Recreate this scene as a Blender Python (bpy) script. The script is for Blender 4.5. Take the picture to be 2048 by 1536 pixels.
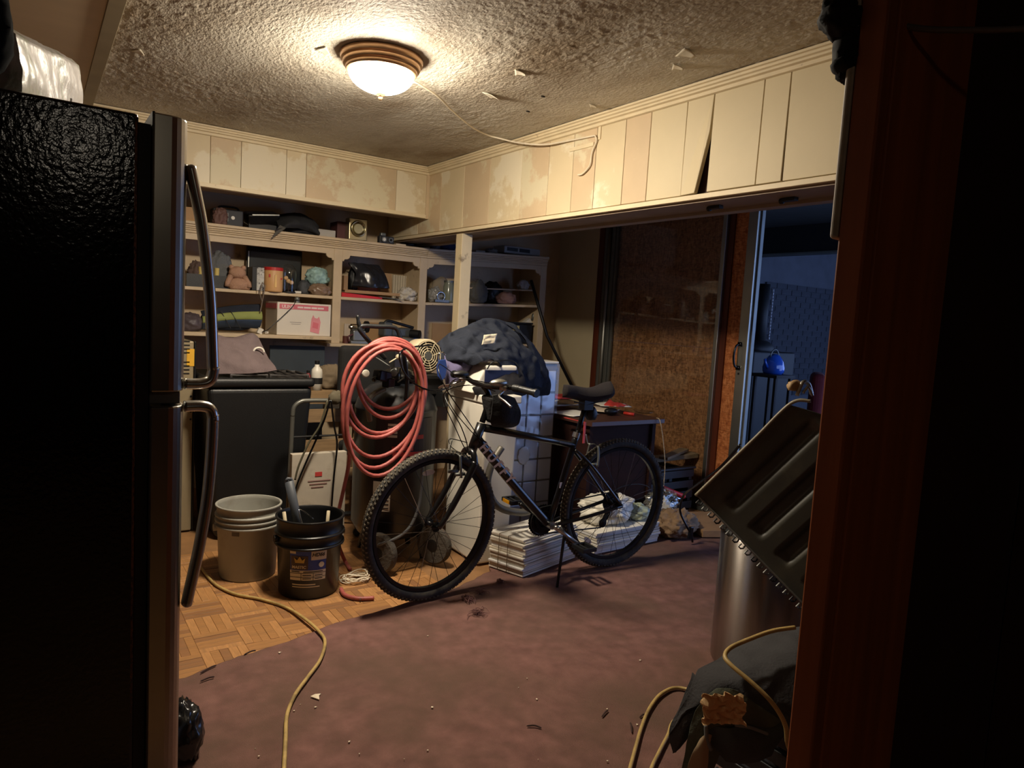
import bpy, bmesh, math, random
from mathutils import Vector, Matrix, noise as N
import numpy as np
for o in list(bpy.data.objects): bpy.data.objects.remove(o)
sc = bpy.context.scene
COL = sc.collection
random.seed(7)
V = Vector
PI = math.pi
# ------------------------------------------------------------------ camera
F = 1407.0; YAW, PITCH, ROLL, H = .60072, -.09283, .05876, 1.36
fw = V((math.sin(YAW)*math.cos(PITCH), math.cos(YAW)*math.cos(PITCH), math.sin(PITCH)))
_r = fw.cross(V((0,0,1))).normalized(); _u = _r.cross(fw)
rt = _r*math.cos(ROLL) + _u*math.sin(ROLL); up = -_r*math.sin(ROLL) + _u*math.cos(ROLL)
C0 = V((0,0,H))
cam = bpy.data.cameras.new('camera'); co = bpy.data.objects.new('camera', cam); COL.objects.link(co)
cam.sensor_width = 36; cam.lens = F/2048*36; cam.clip_start = .02
co.matrix_world = Matrix(((rt.x,up.x,-fw.x,C0.x),(rt.y,up.y,-fw.y,C0.y),(rt.z,up.z,-fw.z,C0.z),(0,0,0,1)))
sc.camera = co
# ------------------------------------------------------------------ world, exposure
w = bpy.data.worlds.new('world'); sc.world = w; w.use_nodes = True
bg = w.node_tree.nodes['Background']; bg.inputs[0].default_value = (.24,.37,.75,1); bg.inputs[1].default_value = 2.0
sc.view_settings.view_transform = 'Standard'; sc.view_settings.look = 'None'
sc.view_settings.exposure = 0.95; sc.view_settings.gamma = 1; sc.view_settings.use_curve_mapping = False
LAMP = 190.0
HALL = 7.0         # hall lamp behind the camera

def P(px, py, **k):
    """a pixel of the photograph -> point on the plane x=, y= or z= it touches (or at depth t=)"""
    d = fw + rt*((px-1024)/F) - up*((py-768)/F)
    (a, v), = k.items()
    if a == 't': return C0 + d*v
    i = 'xyz'.index(a)
    return C0 + d*((v-C0[i])/d[i])

# ------------------------------------------------------------------ materials
def lin(c):
    r = []
    for v in c:
        v = v/255.; r.append(v/12.92 if v <= .04045 else ((v+.055)/1.055)**2.4)
    return (*r, 1)
MATS = {}
def mat(name, col, rough=.6, metal=0., var=.12, scale=6., bump=0., bscale=60., dirt=None, dscale=2.5, dth=(.5,.7), spec=.5, stretch=(1,1,1), emit=0., trans=0., alpha=1., coat=0.):
    if name in MATS: return MATS[name]
    m = bpy.data.materials.new(name); m.use_nodes = True
    nt = m.node_tree; b = nt.nodes['Principled BSDF']; L = nt.links.new
    b.inputs['Roughness'].default_value = rough; b.inputs['Metallic'].default_value = metal
    b.inputs['Specular IOR Level'].default_value = spec
    if coat: b.inputs['Coat Weight'].default_value = coat
    if trans: b.inputs['Transmission Weight'].default_value = trans
    if alpha < 1: b.inputs['Alpha'].default_value = alpha
    c = lin(col)
    tc = nt.nodes.new('ShaderNodeTexCoord'); mp = nt.nodes.new('ShaderNodeMapping'); mp.inputs['Scale'].default_value = stretch
    L(tc.outputs['Object'], mp.inputs[0])
    nz = nt.nodes.new('ShaderNodeTexNoise'); nz.inputs['Scale'].default_value = scale; nz.inputs['Detail'].default_value = 6
    L(mp.outputs[0], nz.inputs[0])
    rp = nt.nodes.new('ShaderNodeValToRGB')
    rp.color_ramp.elements[0].position = .3; rp.color_ramp.elements[1].position = .7
    rp.color_ramp.elements[0].color = (*[x*(1-var) for x in c[:3]],1); rp.color_ramp.elements[1].color = (*[min(1,x*(1+var)) for x in c[:3]],1)
    L(nz.outputs[0], rp.inputs[0]); out = rp.outputs[0]
    if dirt:
        n2 = nt.nodes.new('ShaderNodeTexNoise'); n2.inputs['Scale'].default_value = dscale; n2.inputs['Detail'].default_value = 8; n2.inputs['Roughness'].default_value = .65
        L(mp.outputs[0], n2.inputs[0])
        r2 = nt.nodes.new('ShaderNodeValToRGB'); r2.color_ramp.elements[0].position = dth[0]; r2.color_ramp.elements[1].position = dth[1]
        L(n2.outputs[0], r2.inputs[0])
        mx = nt.nodes.new('ShaderNodeMix'); mx.data_type = 'RGBA'
        L(r2.outputs[0], mx.inputs[0]); L(out, mx.inputs[6]); mx.inputs[7].default_value = lin(dirt); out = mx.outputs[2]
    L(out, b.inputs['Base Color'])
    if emit:
        L(out, b.inputs['Emission Color']); b.inputs['Emission Strength'].default_value = emit
    if bump:
        n3 = nt.nodes.new('ShaderNodeTexNoise'); n3.inputs['Scale'].default_value = bscale; n3.inputs['Detail'].default_value = 5
        L(mp.outputs[0], n3.inputs[0])
        bp = nt.nodes.new('ShaderNodeBump'); bp.inputs['Strength'].default_value = bump; bp.inputs['Distance'].default_value = .01
        L(n3.outputs[0], bp.inputs['Height']); L(bp.outputs[0], b.inputs['Normal'])
    MATS[name] = m
    return m
def osb(name, cols, scale=26):
    m = bpy.data.materials.new(name); m.use_nodes = True; nt = m.node_tree; b = nt.nodes['Principled BSDF']; L = nt.links.new
    tc = nt.nodes.new('ShaderNodeTexCoord'); prev = None
    for i, st in enumerate(((1,3.2,1.1),(1,1.2,3.4))):
        mp = nt.nodes.new('ShaderNodeMapping'); mp.inputs['Scale'].default_value = st; mp.inputs['Rotation'].default_value = (.5+i*.9,0,0)
        L(tc.outputs['Object'], mp.inputs[0])
        nz = nt.nodes.new('ShaderNodeTexNoise'); nz.inputs['Scale'].default_value = 9; L(mp.outputs[0], nz.inputs[0])
        ad = nt.nodes.new('ShaderNodeMix'); ad.data_type = 'RGBA'; ad.inputs[0].default_value = .12; L(mp.outputs[0], ad.inputs[6]); L(nz.outputs['Color'], ad.inputs[7])
        vo = nt.nodes.new('ShaderNodeTexVoronoi'); vo.inputs['Scale'].default_value = scale*(1+.3*i); L(ad.outputs[2], vo.inputs[0])
        sp = nt.nodes.new('ShaderNodeSeparateColor'); L(vo.outputs['Color'], sp.inputs[0])
        rp = nt.nodes.new('ShaderNodeValToRGB'); e = rp.color_ramp.elements
        e[0].color = lin(cols[0]); e[1].color = lin(cols[2]); e.new(.5).color = lin(cols[1])
        L(sp.outputs[i], rp.inputs[0])
        if prev is None: prev = rp.outputs[0]
        else:
            mx = nt.nodes.new('ShaderNodeMix'); mx.data_type = 'RGBA'; mx.inputs[0].default_value = .5
            L(prev, mx.inputs[6]); L(rp.outputs[0], mx.inputs[7]); prev = mx.outputs[2]
    L(prev, b.inputs['Base Color']); b.inputs['Roughness'].default_value = .7
    MATS[name] = m; return m
def glass(name, col=(230,235,235), rough=.03, alpha=.14):
    if name in MATS: return MATS[name]
    m = bpy.data.materials.new(name); m.use_nodes = True; nt = m.node_tree; b = nt.nodes['Principled BSDF']
    out = nt.nodes['Material Output']; tr = nt.nodes.new('ShaderNodeBsdfTransparent'); mx = nt.nodes.new('ShaderNodeMixShader')
    lw = nt.nodes.new('ShaderNodeLayerWeight'); fr = nt.nodes.new('ShaderNodeMath'); fr.operation = 'POWER'; nt.links.new(lw.outputs['Facing'], fr.inputs[0]); fr.inputs[1].default_value = 4.0
    md = nt.nodes.new('ShaderNodeMath'); md.operation = 'ADD'; md.use_clamp = True; md.inputs[1].default_value = alpha
    b = nt.nodes.new('ShaderNodeBsdfGlossy'); b.inputs['Color'].default_value = lin(col); b.inputs['Roughness'].default_value = rough
    nt.links.new(fr.outputs[0], md.inputs[0]); nt.links.new(md.outputs[0], mx.inputs[0]); nt.links.new(tr.outputs[0], mx.inputs[1]); nt.links.new(b.outputs[0], mx.inputs[2]); nt.links.new(mx.outputs[0], out.inputs[0])
    MATS[name] = m; return m

# ------------------------------------------------------------------ mesh builder
def frame(d):
    d = V(d).normalized(); a = V((0,0,1)) if abs(d.z) < .9 else V((1,0,0))
    x = a.cross(d).normalized(); return x, d.cross(x), d
class MB:
    def __init__(s): s.v = []; s.f = []
    def add(s, vs, fs):
        o = len(s.v); s.v += [V(p) for p in vs]; s.f += [tuple(i+o for i in q) for q in fs]; return s
    def hexa(s, p):     # 8 corners: bottom ring 0-3, top ring 4-7
        return s.add(p, [(3,2,1,0),(4,5,6,7),(0,1,5,4),(1,2,6,5),(2,3,7,6),(3,0,4,7)])
    def box(s, a, b):
        x0,y0,z0 = a; x1,y1,z1 = b
        return s.hexa([(x0,y0,z0),(x1,y0,z0),(x1,y1,z0),(x0,y1,z0),(x0,y0,z1),(x1,y0,z1),(x1,y1,z1),(x0,y1,z1)])
    def obox(s, c, sx, sy, sz, rz=0, rx=0, ry=0, M=None):   # box centred at c
        M = Matrix.Translation(c) @ (M if M else Matrix.Rotation(rz,4,'Z') @ Matrix.Rotation(ry,4,'Y') @ Matrix.Rotation(rx,4,'X'))
        return s.hexa([M @ V((x*sx/2,y*sy/2,z*sz/2)) for x,y,z in ((-1,-1,-1),(1,-1,-1),(1,1,-1),(-1,1,-1),(-1,-1,1),(1,-1,1),(1,1,1),(-1,1,1))])
    def cyl(s, p0, p1, r0, r1=None, n=16, caps=True):
        r1 = r0 if r1 is None else r1; p0 = V(p0); p1 = V(p1); x,y,_ = frame(p1-p0); vs = []
        for p, r in ((p0,r0),(p1,r1)):
            vs += [p + (x*math.cos(2*PI*i/n) + y*math.sin(2*PI*i/n))*r for i in range(n)]
        fs = [(i,(i+1)%n,n+(i+1)%n,n+i) for i in range(n)]
        if caps: fs += [tuple(range(n-1,-1,-1)), tuple(range(n,2*n))]
        return s.add(vs, fs)
    def tube(s, pts, r, n=8, closed=False, caps=True):
        pts = [V(p) for p in pts]; m = len(pts); vs = []; X = None
        for i, p in enumerate(pts):
            d = (pts[(i+1)%m]-pts[i-1]) if closed else (pts[min(i+1,m-1)]-pts[max(i-1,0)])
            if d.length < 1e-9: d = V((0,0,1))
            d.normalize()
            if X is None: X = frame(d)[0]
            X = (X - d*X.dot(d))
            X = X.normalized() if X.length > 1e-6 else frame(d)[0]
            Y = d.cross(X); ri = r[i] if isinstance(r,(list,tuple)) else r
            vs += [p + (X*math.cos(2*PI*k/n) + Y*math.sin(2*PI*k/n))*ri for k in range(n)]
        fs = []
        for i in range(m if closed else m-1):
            j = (i+1)%m
            fs += [(i*n+k, i*n+(k+1)%n, j*n+(k+1)%n, j*n+k) for k in range(n)]
        if not closed and caps: fs += [tuple(range(n-1,-1,-1)), tuple(range((m-1)*n, m*n))]
        return s.add(vs, fs)
    def lathe(s, c, prof, n=32, axis=(0,0,1), sx=1, sy=1, caps=False):
        c = V(c); x,y,d = frame(axis); vs = []
        if axis == (0,0,1): x, y, d = V((1,0,0)), V((0,1,0)), V((0,0,1))
        for r, h in prof: vs += [c + d*h + (x*math.cos(2*PI*i/n)*sx + y*math.sin(2*PI*i/n)*sy)*r for i in range(n)]
        fs = []
        for k in range(len(prof)-1): fs += [(k*n+i, k*n+(i+1)%n, (k+1)*n+(i+1)%n, (k+1)*n+i) for i in range(n)]
        if caps: fs += [tuple(range(n-1,-1,-1)), tuple(range((len(prof)-1)*n, len(prof)*n))]
        return s.add(vs, fs)
    def prism(s, poly, vec):     # planar polygon (3D points) extruded by vec
        n = len(poly); vec = V(vec); a = [V(p) for p in poly]
        return s.add(a + [p+vec for p in a], [tuple(range(n-1,-1,-1)), tuple(range(n,2*n))] + [(i,(i+1)%n,n+(i+1)%n,n+i) for i in range(n)])
    def grid(s, fn, nu, nv, wrap=False):
        vs = [fn(i/nu, j/nv) for j in range(nv+1) for i in range(nu+1)]
        return s.add(vs, [(j*(nu+1)+i, j*(nu+1)+i+1, (j+1)*(nu+1)+i+1, (j+1)*(nu+1)+i) for j in range(nv) for i in range(nu)])
    def sphere(s, c, r, n=16, m=10, sc_=(1,1,1)):
        c = V(c); vs = [c+V((0,0,-r*sc_[2]))]
        for j in range(1,m):
            a = PI*j/m
            vs += [c + V((math.sin(a)*math.cos(2*PI*i/n)*sc_[0], math.sin(a)*math.sin(2*PI*i/n)*sc_[1], -math.cos(a)*sc_[2]))*r for i in range(n)]
        vs.append(c+V((0,0,r*sc_[2]))); fs = [(0,1+(i+1)%n,1+i) for i in range(n)]
        for j in range(m-2): fs += [(1+j*n+i,1+j*n+(i+1)%n,1+(j+1)*n+(i+1)%n,1+(j+1)*n+i) for i in range(n)]
        k = len(vs)-1; fs += [(k,1+(m-2)*n+i,1+(m-2)*n+(i+1)%n) for i in range(n)]
        return s.add(vs, fs)
    def blob(s, c, rad, amp=.25, freq=2.2, seed=0, n=44, m=28, flat=-.7, ridge=True):
        o = MB().sphere((0,0,0), 1, n, m); c = V(c)
        for i, p in enumerate(o.v):
            q = p*freq + V((seed*3.1,seed*1.7,seed*.9)); k = N.noise(q)*.6 + (abs(N.noise(q*2.3))*.7-.2 if ridge else N.noise(q*2.1)*.3)
            p = p*(1+amp*k)
            if p.z < flat: p.z = flat
            o.v[i] = V((c.x+p.x*rad[0], c.y+p.y*rad[1], c.z+p.z*rad[2]))
        return s.add(o.v, o.f)
    def base(s):
        a = np.array([tuple(p) for p in s.v]); return V(((a[:,0].min()+a[:,0].max())/2, (a[:,1].min()+a[:,1].max())/2, a[:,2].min()))
    def build(s, name, m, parent=None, smooth=False, bevel=0, seg=2, solid=0, sub=0):
        org = parent['_o'] if parent is not None and '_o' in parent else None
        org = V(org) if org is not None else s.base()
        me = bpy.data.meshes.new(name); me.from_pydata([tuple(p-org) for p in s.v], [], s.f); me.update()
        bm = bmesh.new(); bm.from_mesh(me); bmesh.ops.recalc_face_normals(bm, faces=bm.faces); bm.to_mesh(me); bm.free()
        if smooth:
            for q in me.polygons: q.use_smooth = True
        if isinstance(m, str): m = MATS[m]
        me.materials.append(m)
        o = bpy.data.objects.new(name, me); COL.objects.link(o)
        if parent is not None: o.parent = parent
        else: o.location = org
        o['_o'] = tuple(org)
        if solid:
            d = o.modifiers.new('solid','SOLIDIFY'); d.thickness = solid; d.offset = 0
        if bevel:
            d = o.modifiers.new('bevel','BEVEL'); d.width = bevel; d.segments = seg; d.limit_method = 'ANGLE'; d.angle_limit = math.radians(40)
        if sub:
            d = o.modifiers.new('sub','SUBSURF'); d.levels = sub; d.render_levels = sub
        return o
def tag(o, label, cat, group=None, kind=None):
    o['label'] = label; o['category'] = cat
    if group: o['group'] = group
    if kind: o['kind'] = kind
    return o
def T(name, label, cat, loc, group=None):
    o = bpy.data.objects.new(name, None); COL.objects.link(o); o.location = loc; o['_o'] = tuple(loc); o.empty_display_size = .05
    return tag(o, label, cat, group)
def S(mb, name, m, parent=None, **k):
    o = mb.build(name, m, parent, **k); o['kind'] = 'structure'; return o
def box(a, b): return MB().box(a, b)
def text(s, size, m, parent, o, ux, uy, name='lettering', ext=.0008, bold=0, shear=0, space=1):
    """flat lettering as mesh: origin o, writing direction ux, up uy"""
    cu = bpy.data.curves.new('t','FONT'); cu.body = s; cu.size = size; cu.extrude = 0; cu.offset = bold; cu.shear = shear; cu.space_character = space
    t = bpy.data.objects.new('t', cu); COL.objects.link(t); bpy.context.view_layer.update()
    me = bpy.data.meshes.new_from_object(t.evaluated_get(bpy.context.evaluated_depsgraph_get()))
    bpy.data.objects.remove(t); ux = V(ux).normalized(); uy = V(uy).normalized(); nn = ux.cross(uy)
    mb = MB(); mb.add([V(o)+ux*p.co.x+uy*p.co.y+nn*ext for p in me.vertices], [tuple(q.vertices) for q in me.polygons])
    return mb.build(name, m, parent)
def cr(p0,p1,p2,p3,t):
    return .5*((2*p1)+(-p0+p2)*t+(2*p0-5*p1+4*p2-p3)*t*t+(-p0+3*p1-3*p2+p3)*t**3)
def spline(pts, k=8):
    pts = [V(p) for p in pts]; out = []
    for i in range(len(pts)-1):
        a = pts[max(i-1,0)]; d = pts[min(i+2,len(pts)-1)]
        out += [cr(a,pts[i],pts[i+1],d,j/k) for j in range(k)]
    return out + [pts[-1]]
def cloth(rows, n=36, amp=.012, freq=9, seed=0, dirn=(0,-1,.3), k2=.5):
    """a cloth surface through a grid of 3D control points, with folds"""
    rows = [spline(r, n//max(1,len(r)-1)) for r in rows]; cols = [spline(c, n//max(1,len(rows)-1)) for c in zip(*rows)]
    mb = MB(); nu = len(cols)-1; nv = len(cols[0])-1; dn = V(dirn).normalized()
    def fn(u, v):
        p = cols[round(u*nu)][round(v*nv)]; q = p*freq + V((seed*5.3,seed*2.1,seed*1.3))
        w = N.noise(V((q.x*1.0+q.z*.4,q.y,q.z*.45)))
        w = (1-abs(w)*2.2)*.7 + k2*N.noise(q*2.7)
        return p + dn*w*amp
    return mb.grid(fn, nu, nv)
# ------------------------------------------------------------------ palette
mat('cream', (214,196,160), .62, var=.05, scale=3, dirt=(226,214,186), dscale=2.4, dth=(.52,.56), bump=.05, bscale=30)
mat('cream_plain', (212,196,160), .6, var=.05, scale=3, bump=.05, bscale=30)
mat('cream2', (205,182,148), .6, var=.06, scale=4, dirt=(216,204,172), dscale=2.8, dth=(.52,.57), bump=.05, bscale=30)
mat('cream_trim', (222,205,170), .55, var=.06, scale=9, dirt=(150,120,90), dscale=14, dth=(.68,.76))
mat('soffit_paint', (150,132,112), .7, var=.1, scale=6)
mat('shelf_paint', (205,182,148), .55, var=.08, scale=7, dirt=(120,98,74), dscale=11, dth=(.62,.8))
mat('darkwall', (72,64,56), .8, var=.15)
mat('alcove_wall', (205,190,155), .7, var=.05, scale=3)
mat('brown_wood', (92,40,20), .5, var=.25, scale=5, stretch=(6,6,.6), bump=.05)
mat('casing_wood', (168,92,50), .45, var=.25, scale=4, stretch=(7,7,.4), bump=.04)
mat('hall_wall', (60,34,24), .7, var=.15)
mat('carpet', (126,92,84), .95, var=.22, scale=14, bump=.6, bscale=420, dirt=(104,82,70), dscale=1.6, dth=(.42,.66), spec=.1)
mat('subfloor', (146,106,66), .7, var=.25, scale=9, dirt=(118,86,56), dscale=3, dth=(.45,.7))
mat('slat_a', (158,112,66), .5, var=.22, scale=12, stretch=(1,7,1), dirt=(128,92,58), dscale=5, dth=(.5,.75))
mat('slat_b', (172,124,76), .5, var=.22, scale=12, stretch=(7,1,1), dirt=(134,98,62), dscale=5, dth=(.5,.75))
mat('slat_c', (140,96,58), .55, var=.25, scale=10, stretch=(1,7,1), dirt=(112,84,56), dscale=5, dth=(.45,.75))
mat('alu', (176,176,168), .42, 1, var=.08)
mat('alu_dull', (120,122,118), .5, .7, var=.12)
mat('black', (14,14,15), .5, var=.2)
mat('black_gloss', (10,10,11), .22, var=.1)
mat('black_plastic', (20,21,22), .45, var=.12, bump=.1, bscale=160)
mat('white_plastic', (222,216,202), .4, var=.04)
mat('steel', (190,188,182), .28, 1, var=.06, scale=3, stretch=(1,1,14))
mat('chrome', (215,215,212), .14, 1, var=.03)
mat('bronze', (196,158,122), .32, .85, var=.1)
mat('wire_white', (226,214,190), .5)
osb('osb', ((98,66,38),(148,102,62),(186,138,92)))
osb('osb_bright', ((146,74,30),(192,110,56),(226,150,92)))
glass('pane', alpha=.05)

# ceiling: knock-down plaster, real relief
m = mat('plaster', (198,191,176), .75, var=.05, scale=5, bump=.75, bscale=85, dirt=(150,134,112), dscale=1.6, dth=(.44,.66), stretch=(1,.55,1))
CE = 2.42
def crelief(x, y):
    msk = max(0., min(1., .6 + 1.2*N.noise(V((x*1.7, y*1.1, 9.)))))
    b = N.noise(V((x*30, y*17, 3.1))) + .6*N.noise(V((x*62, y*40, 5.2))); c = N.noise(V((x*120,y*95,7.7)))
    pl = max(0, min(1, (b-.02)*3.5))            # knocked-down islands
    return -.0026*msk*pl - .0012*(.3+msk)*c - .002*N.noise(V((x*3,y*2.2,0)))
mb = MB().grid(lambda u, v: V((-.75+u*3.16, .58+v*4.2, CE + crelief(-.75+u*3.16, .58+v*4.2))), 420, 560)
mb.add([(-.75,.58,CE+.05),(2.41,.58,CE+.05),(2.41,4.78,CE+.05),(-.75,4.78,CE+.05)], [(0,1,2,3)])
ceil = S(mb, 'ceiling', m, smooth=True)
def flake(px, py, s, a, lift=.03):
    c = P(px, py, z=CE); mb = MB()
    def fn(u, v):
        x = (u-.5)*s*1.6*(1-v*.75); y = v*s
        z = -.004 - lift*v*v
        return V((c.x + x*math.cos(a)-y*math.sin(a), c.y + x*math.sin(a)+y*math.cos(a), CE+z))
    mb.grid(fn, 5, 6).build('paint_flake', mat('flake',(214,205,184),.7), ceil, smooth=True, solid=.0015)
for a in ((975,190,.07,-2.6,.03),(1030,143,.05,-2.2,.012),(1360,102,.06,-2.0,.012),(1345,132,.045,-2.3,.01),(640,95,.045,-1.2,.012),(1180,210,.035,-2.4,.01),(270,98,.04,-1,.01)): flake(*a)
for px, py, s in ((1086,193,.012),(1056,223,.012),(872,330,.014)):
    c = P(px,py,z=CE-.003); MB().lathe(c, [(0,-.004),(s,-.002),(s*.8,.004)], 8, sy=.6).build('paint_chip_hole', mat('hole',(30,24,20),.9), ceil)
# flat ceiling sheet above the refrigerator with an edge batten
x0 = .28
S(box((-.75,.6,CE-.022),(x0-.055,4.735,CE-.008)), 'trim_ceiling_sheet', mat('sheet',(196,176,146),.6,var=.06,scale=2,stretch=(1,4,1)), bevel=.001)
S(box((x0-.055,.6,CE-.028),(x0,4.735,CE-.006)), 'trim_ceiling_batten', mat('batten',(150,138,112),.6,var=.1), bevel=.002)
S(box((2.66,.587,CE),(4.3,5.5,CE+.06)), 'ceiling_alcove', 'soffit_paint')
S(box((-.75,4.78,CE),(2.5,5.5,CE+.06)), 'ceiling_recess', 'soffit_paint')

# floor
fl = S(box((-.75,-3.6,-.06),(4.3,5.5,-.012)), 'floor', 'subfloor')
EDGE = [(365,1360),(420,1338),(470,1318),(520,1304),(560,1290),(600,1276),(640,1262),(690,1243),(740,1229),(800,1212),(860,1196),(915,1178),(950,1160),(985,1142)]
EP = [P(a,b,z=0) for a,b in EDGE]
def edge_y(x):
    if x <= EP[0].x: return EP[0].y
    for a, b in zip(EP, EP[1:]):
        if a.x <= x <= b.x: return a.y + (b.y-a.y)*(x-a.x)/max(b.x-a.x,1e-6)
    return EP[-1].y + .10*(x-EP[-1].x)*0
BL, NS = .168, 5
proto = {}
for sx in (0,1):
    for mm in 'abc':
        sw = BL/NS; a = (BL, sw) if sx == 0 else (sw, BL)
        q = MB().box((-a[0]/2+.0004,-a[1]/2+.0004,-.010),(a[0]/2-.0004,a[1]/2-.0004,0)); q2 = q.build('parquet_slat','slat_'+mm, fl, bevel=.0012, seg=1)
        q2.data.transform(Matrix.Translation(V(fl['_o']))); proto[sx,mm] = q2.data; bpy.data.objects.remove(q2)
rr = random.Random(3); cnt = 0
for i in range(1,12):
    for j in range(-1,12):
        cx, cy = .28+i*BL, 2.55+j*BL
        p = [V((cx+dx*BL/2, cy+dy*BL/2, 0)) for dx in (-1,1) for dy in (-1,1)]
        if cy+BL/2 < edge_y(cx+BL/2)-.02 or cx > 1.95 or cy > 3.95: continue
        for k in range(NS):
            o = (i+j)%2; off = (k-(NS-1)/2)*BL/NS
            x, y = (cx, cy+off) if o == 0 else (cx+off, cy)
            if y < edge_y(x)-.09: continue
            if cnt >= 300: continue
            cnt += 1
            s = bpy.data.objects.new('parquet_slat', proto[o, rr.choice('aabbc')]); COL.objects.link(s); s.parent = fl
            s.location = V((x, y, rr.uniform(-.0012,.0004)-.001)) - V(fl['_o'])
            d = s.modifiers.new('b','BEVEL'); d.width = .0007; d.segments = 1
# carpet with a torn edge
mb = MB(); NX, NY = 170, 60
def cy_edge(x):
    e = edge_y(x) + .012*N.noise(V((x*16,1.3,0))) + .006*N.noise(V((x*55,4.3,0)))
    if x > 2.04: e = 3.1 + .03*N.noise(V((x*6,2.2,0))) + .05*(x-2.04)
    return e
def cfn(u, v):
    x = -.7 + u*4.88; e = cy_edge(x); y = .6 + (e-.6)*v
    h = .006 + .0022*N.noise(V((x*5,y*5,0))) + .004*math.exp(-((y-2.06-.02*x)/.012)**2)*(1 if x<2.2 else 0) + (.004*N.noise(V((x*20,7,0))) if v > .98 else 0)
    return V((x, y, max(h,.002)))
mb.grid(cfn, NX, NY)
def cf2(u, v):
    p = cfn(u, 1); return V((p.x, p.y+.001, p.z*(1-v)-.004*v))
mb.grid(cf2, NX, 1)
tag(mb.build('carpet','carpet',smooth=True), 'worn maroon carpet remnant with a torn edge over the parquet', 'carpet')
# frayed carpet tufts and scraps
for i,(px,py,s) in enumerate(((960,1185,.03),(935,1200,.03),(955,1225,.035),(1000,1165,.02))):
    c = P(px,py,z=.012); mb = MB(); r = random.Random(i)
    for k in range(26):
        a = r.uniform(0,6.3); d = V((math.cos(a),math.sin(a),0))*s*r.uniform(.4,1.6)
        q = [c + V((r.uniform(-1,1),r.uniform(-1,1),0))*s*.6 + d*t + V((r.uniform(-1,1)*s*.3,r.uniform(-1,1)*s*.3, .02*math.sin(t*3)*r.random())) for t in (0,.35,.7,1)]
        mb.tube(spline(q,4), .0011, 4)
    tag(mb.build('carpet_tuft', mat('tuft',(104,70,66),.95)), ['matted tuft of carpet fibre near the bicycle front tyre','second loose tuft of carpet fibre by the bicycle front tyre','largest ball of maroon fibre lying in the bicycle shadow','thin fringe of carpet fibre beside the tied stack'][i], 'fibre')
r = random.Random(11)
for i in range(20):
    px, py = r.uniform(480,1330), r.uniform(1270,1530)
    c = P(px,py,z=.0085); s = r.choice((.0022,.003,.0035,.006))
    mb = MB(); pts = [c + V((math.cos(a)*s*r.uniform(.4,1.4), math.sin(a)*s*r.uniform(.4,1.0), 0)) for a in (0,1.5,2.9,4.4)]
    mb.prism(pts, (0,0,.003))
    tag(mb.build('paper_scrap', mat('scrap',(224,208,182),.8)), 'tiny pale scrap of paper on the maroon carpet', 'scrap', 'scraps scattered on the carpet')
for i,(px,py) in enumerate(((632,1395),)):
    c = P(px,py,z=.0085); MBx = MB().prism([c+V((-.016,.012,0)),c+V((.004,-.022,0)),c+V((.012,.004,0)),c+V((.022,.012,0)),c+V((.0,.012,.004))], (0,0,.003))
    tag(MBx.build('paper_scrap', MATS['scrap']), 'white triangular paper scrap beside the yellow cord', 'scrap')
for i,(px,py,a,l) in enumerate(((417,1338,.5,.07),(415,1358,.2,.05),(720,1198,1.2,.03),(500,1305,.3,.05),(1068,1454,2.4,.05),(1210,1427,.4,.05),(1285,1432,.1,.03),(1262,1455,.9,.06))):
    c = P(px,py,z=.012); d = V((math.cos(a),math.sin(a),0))*l/2
    tag(MB().tube(spline([c-d,c+V((.005,.004,.002)),c+d],4), [.0015]+[.003]*7+[.001], 5).build('twig', mat('twig',(60,40,34),.9)), ['dark shred of underlay at the carpet edge','short dark shred below the carpet edge','dark bent shred beside the black bucket','thin shred lying along the torn carpet edge','dry twig on the carpet in front of the fan','curled twig on the carpet','tiny twig close to the doubled yellow cord','pale twig near the doubled yellow cord'][i], 'debris')

# ---- walls
S(box((-.85,-3.6,-.06),(-.75,5.5,CE)), 'wall_left', 'darkwall')
wb = S(box((-.75,5.45,-.06),(4.3,5.55,CE)), 'wall_back', 'shelf_paint')
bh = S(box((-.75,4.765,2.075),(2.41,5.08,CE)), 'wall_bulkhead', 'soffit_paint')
xs = [P(a,300,y=4.74).x for a in (421,483,574,614,796)]; xs = [-.75,.2,.55] + xs + [2.41]
for i,(a,b) in enumerate(zip(xs,xs[1:])):
    box((a+.0012,4.74,2.072),(b-.0012,4.763,CE-.03)).build('panel', 'cream' if i%3 else 'cream2', bh, bevel=.0015, seg=1)
def crown(p0, p1, inward, name, z=CE):
    p0 = V(p0); p1 = V(p1); n = V(inward)
    prof = [(0,0),(.046,0),(.046,-.010),(.036,-.013),(.036,-.022),(.026,-.026),(.026,-.034),(.013,-.038),(.013,-.052),(0,-.056)]
    S(MB().prism([p0+n*a+V((0,0,b)) for a,b in prof], p1-p0), name, 'cream_trim', bevel=.002)
crown((-.75,4.74,CE-.003),(2.41,4.74,CE-.003),(0,-1,0),'trim_crown_back')
crown((2.41,4.74,CE-.003),(2.41,.587,CE-.003),(-1,0,0),'trim_crown_right')
S(box((-.75,4.728,2.052),(2.409,4.775,2.078)), 'trim_bulkhead', 'cream_trim', bevel=.002)
S(box((2.385,4.727,2.05),(2.4095,4.7395,CE-.05)), 'trim_corner', 'cream2', bevel=.002)
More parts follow.
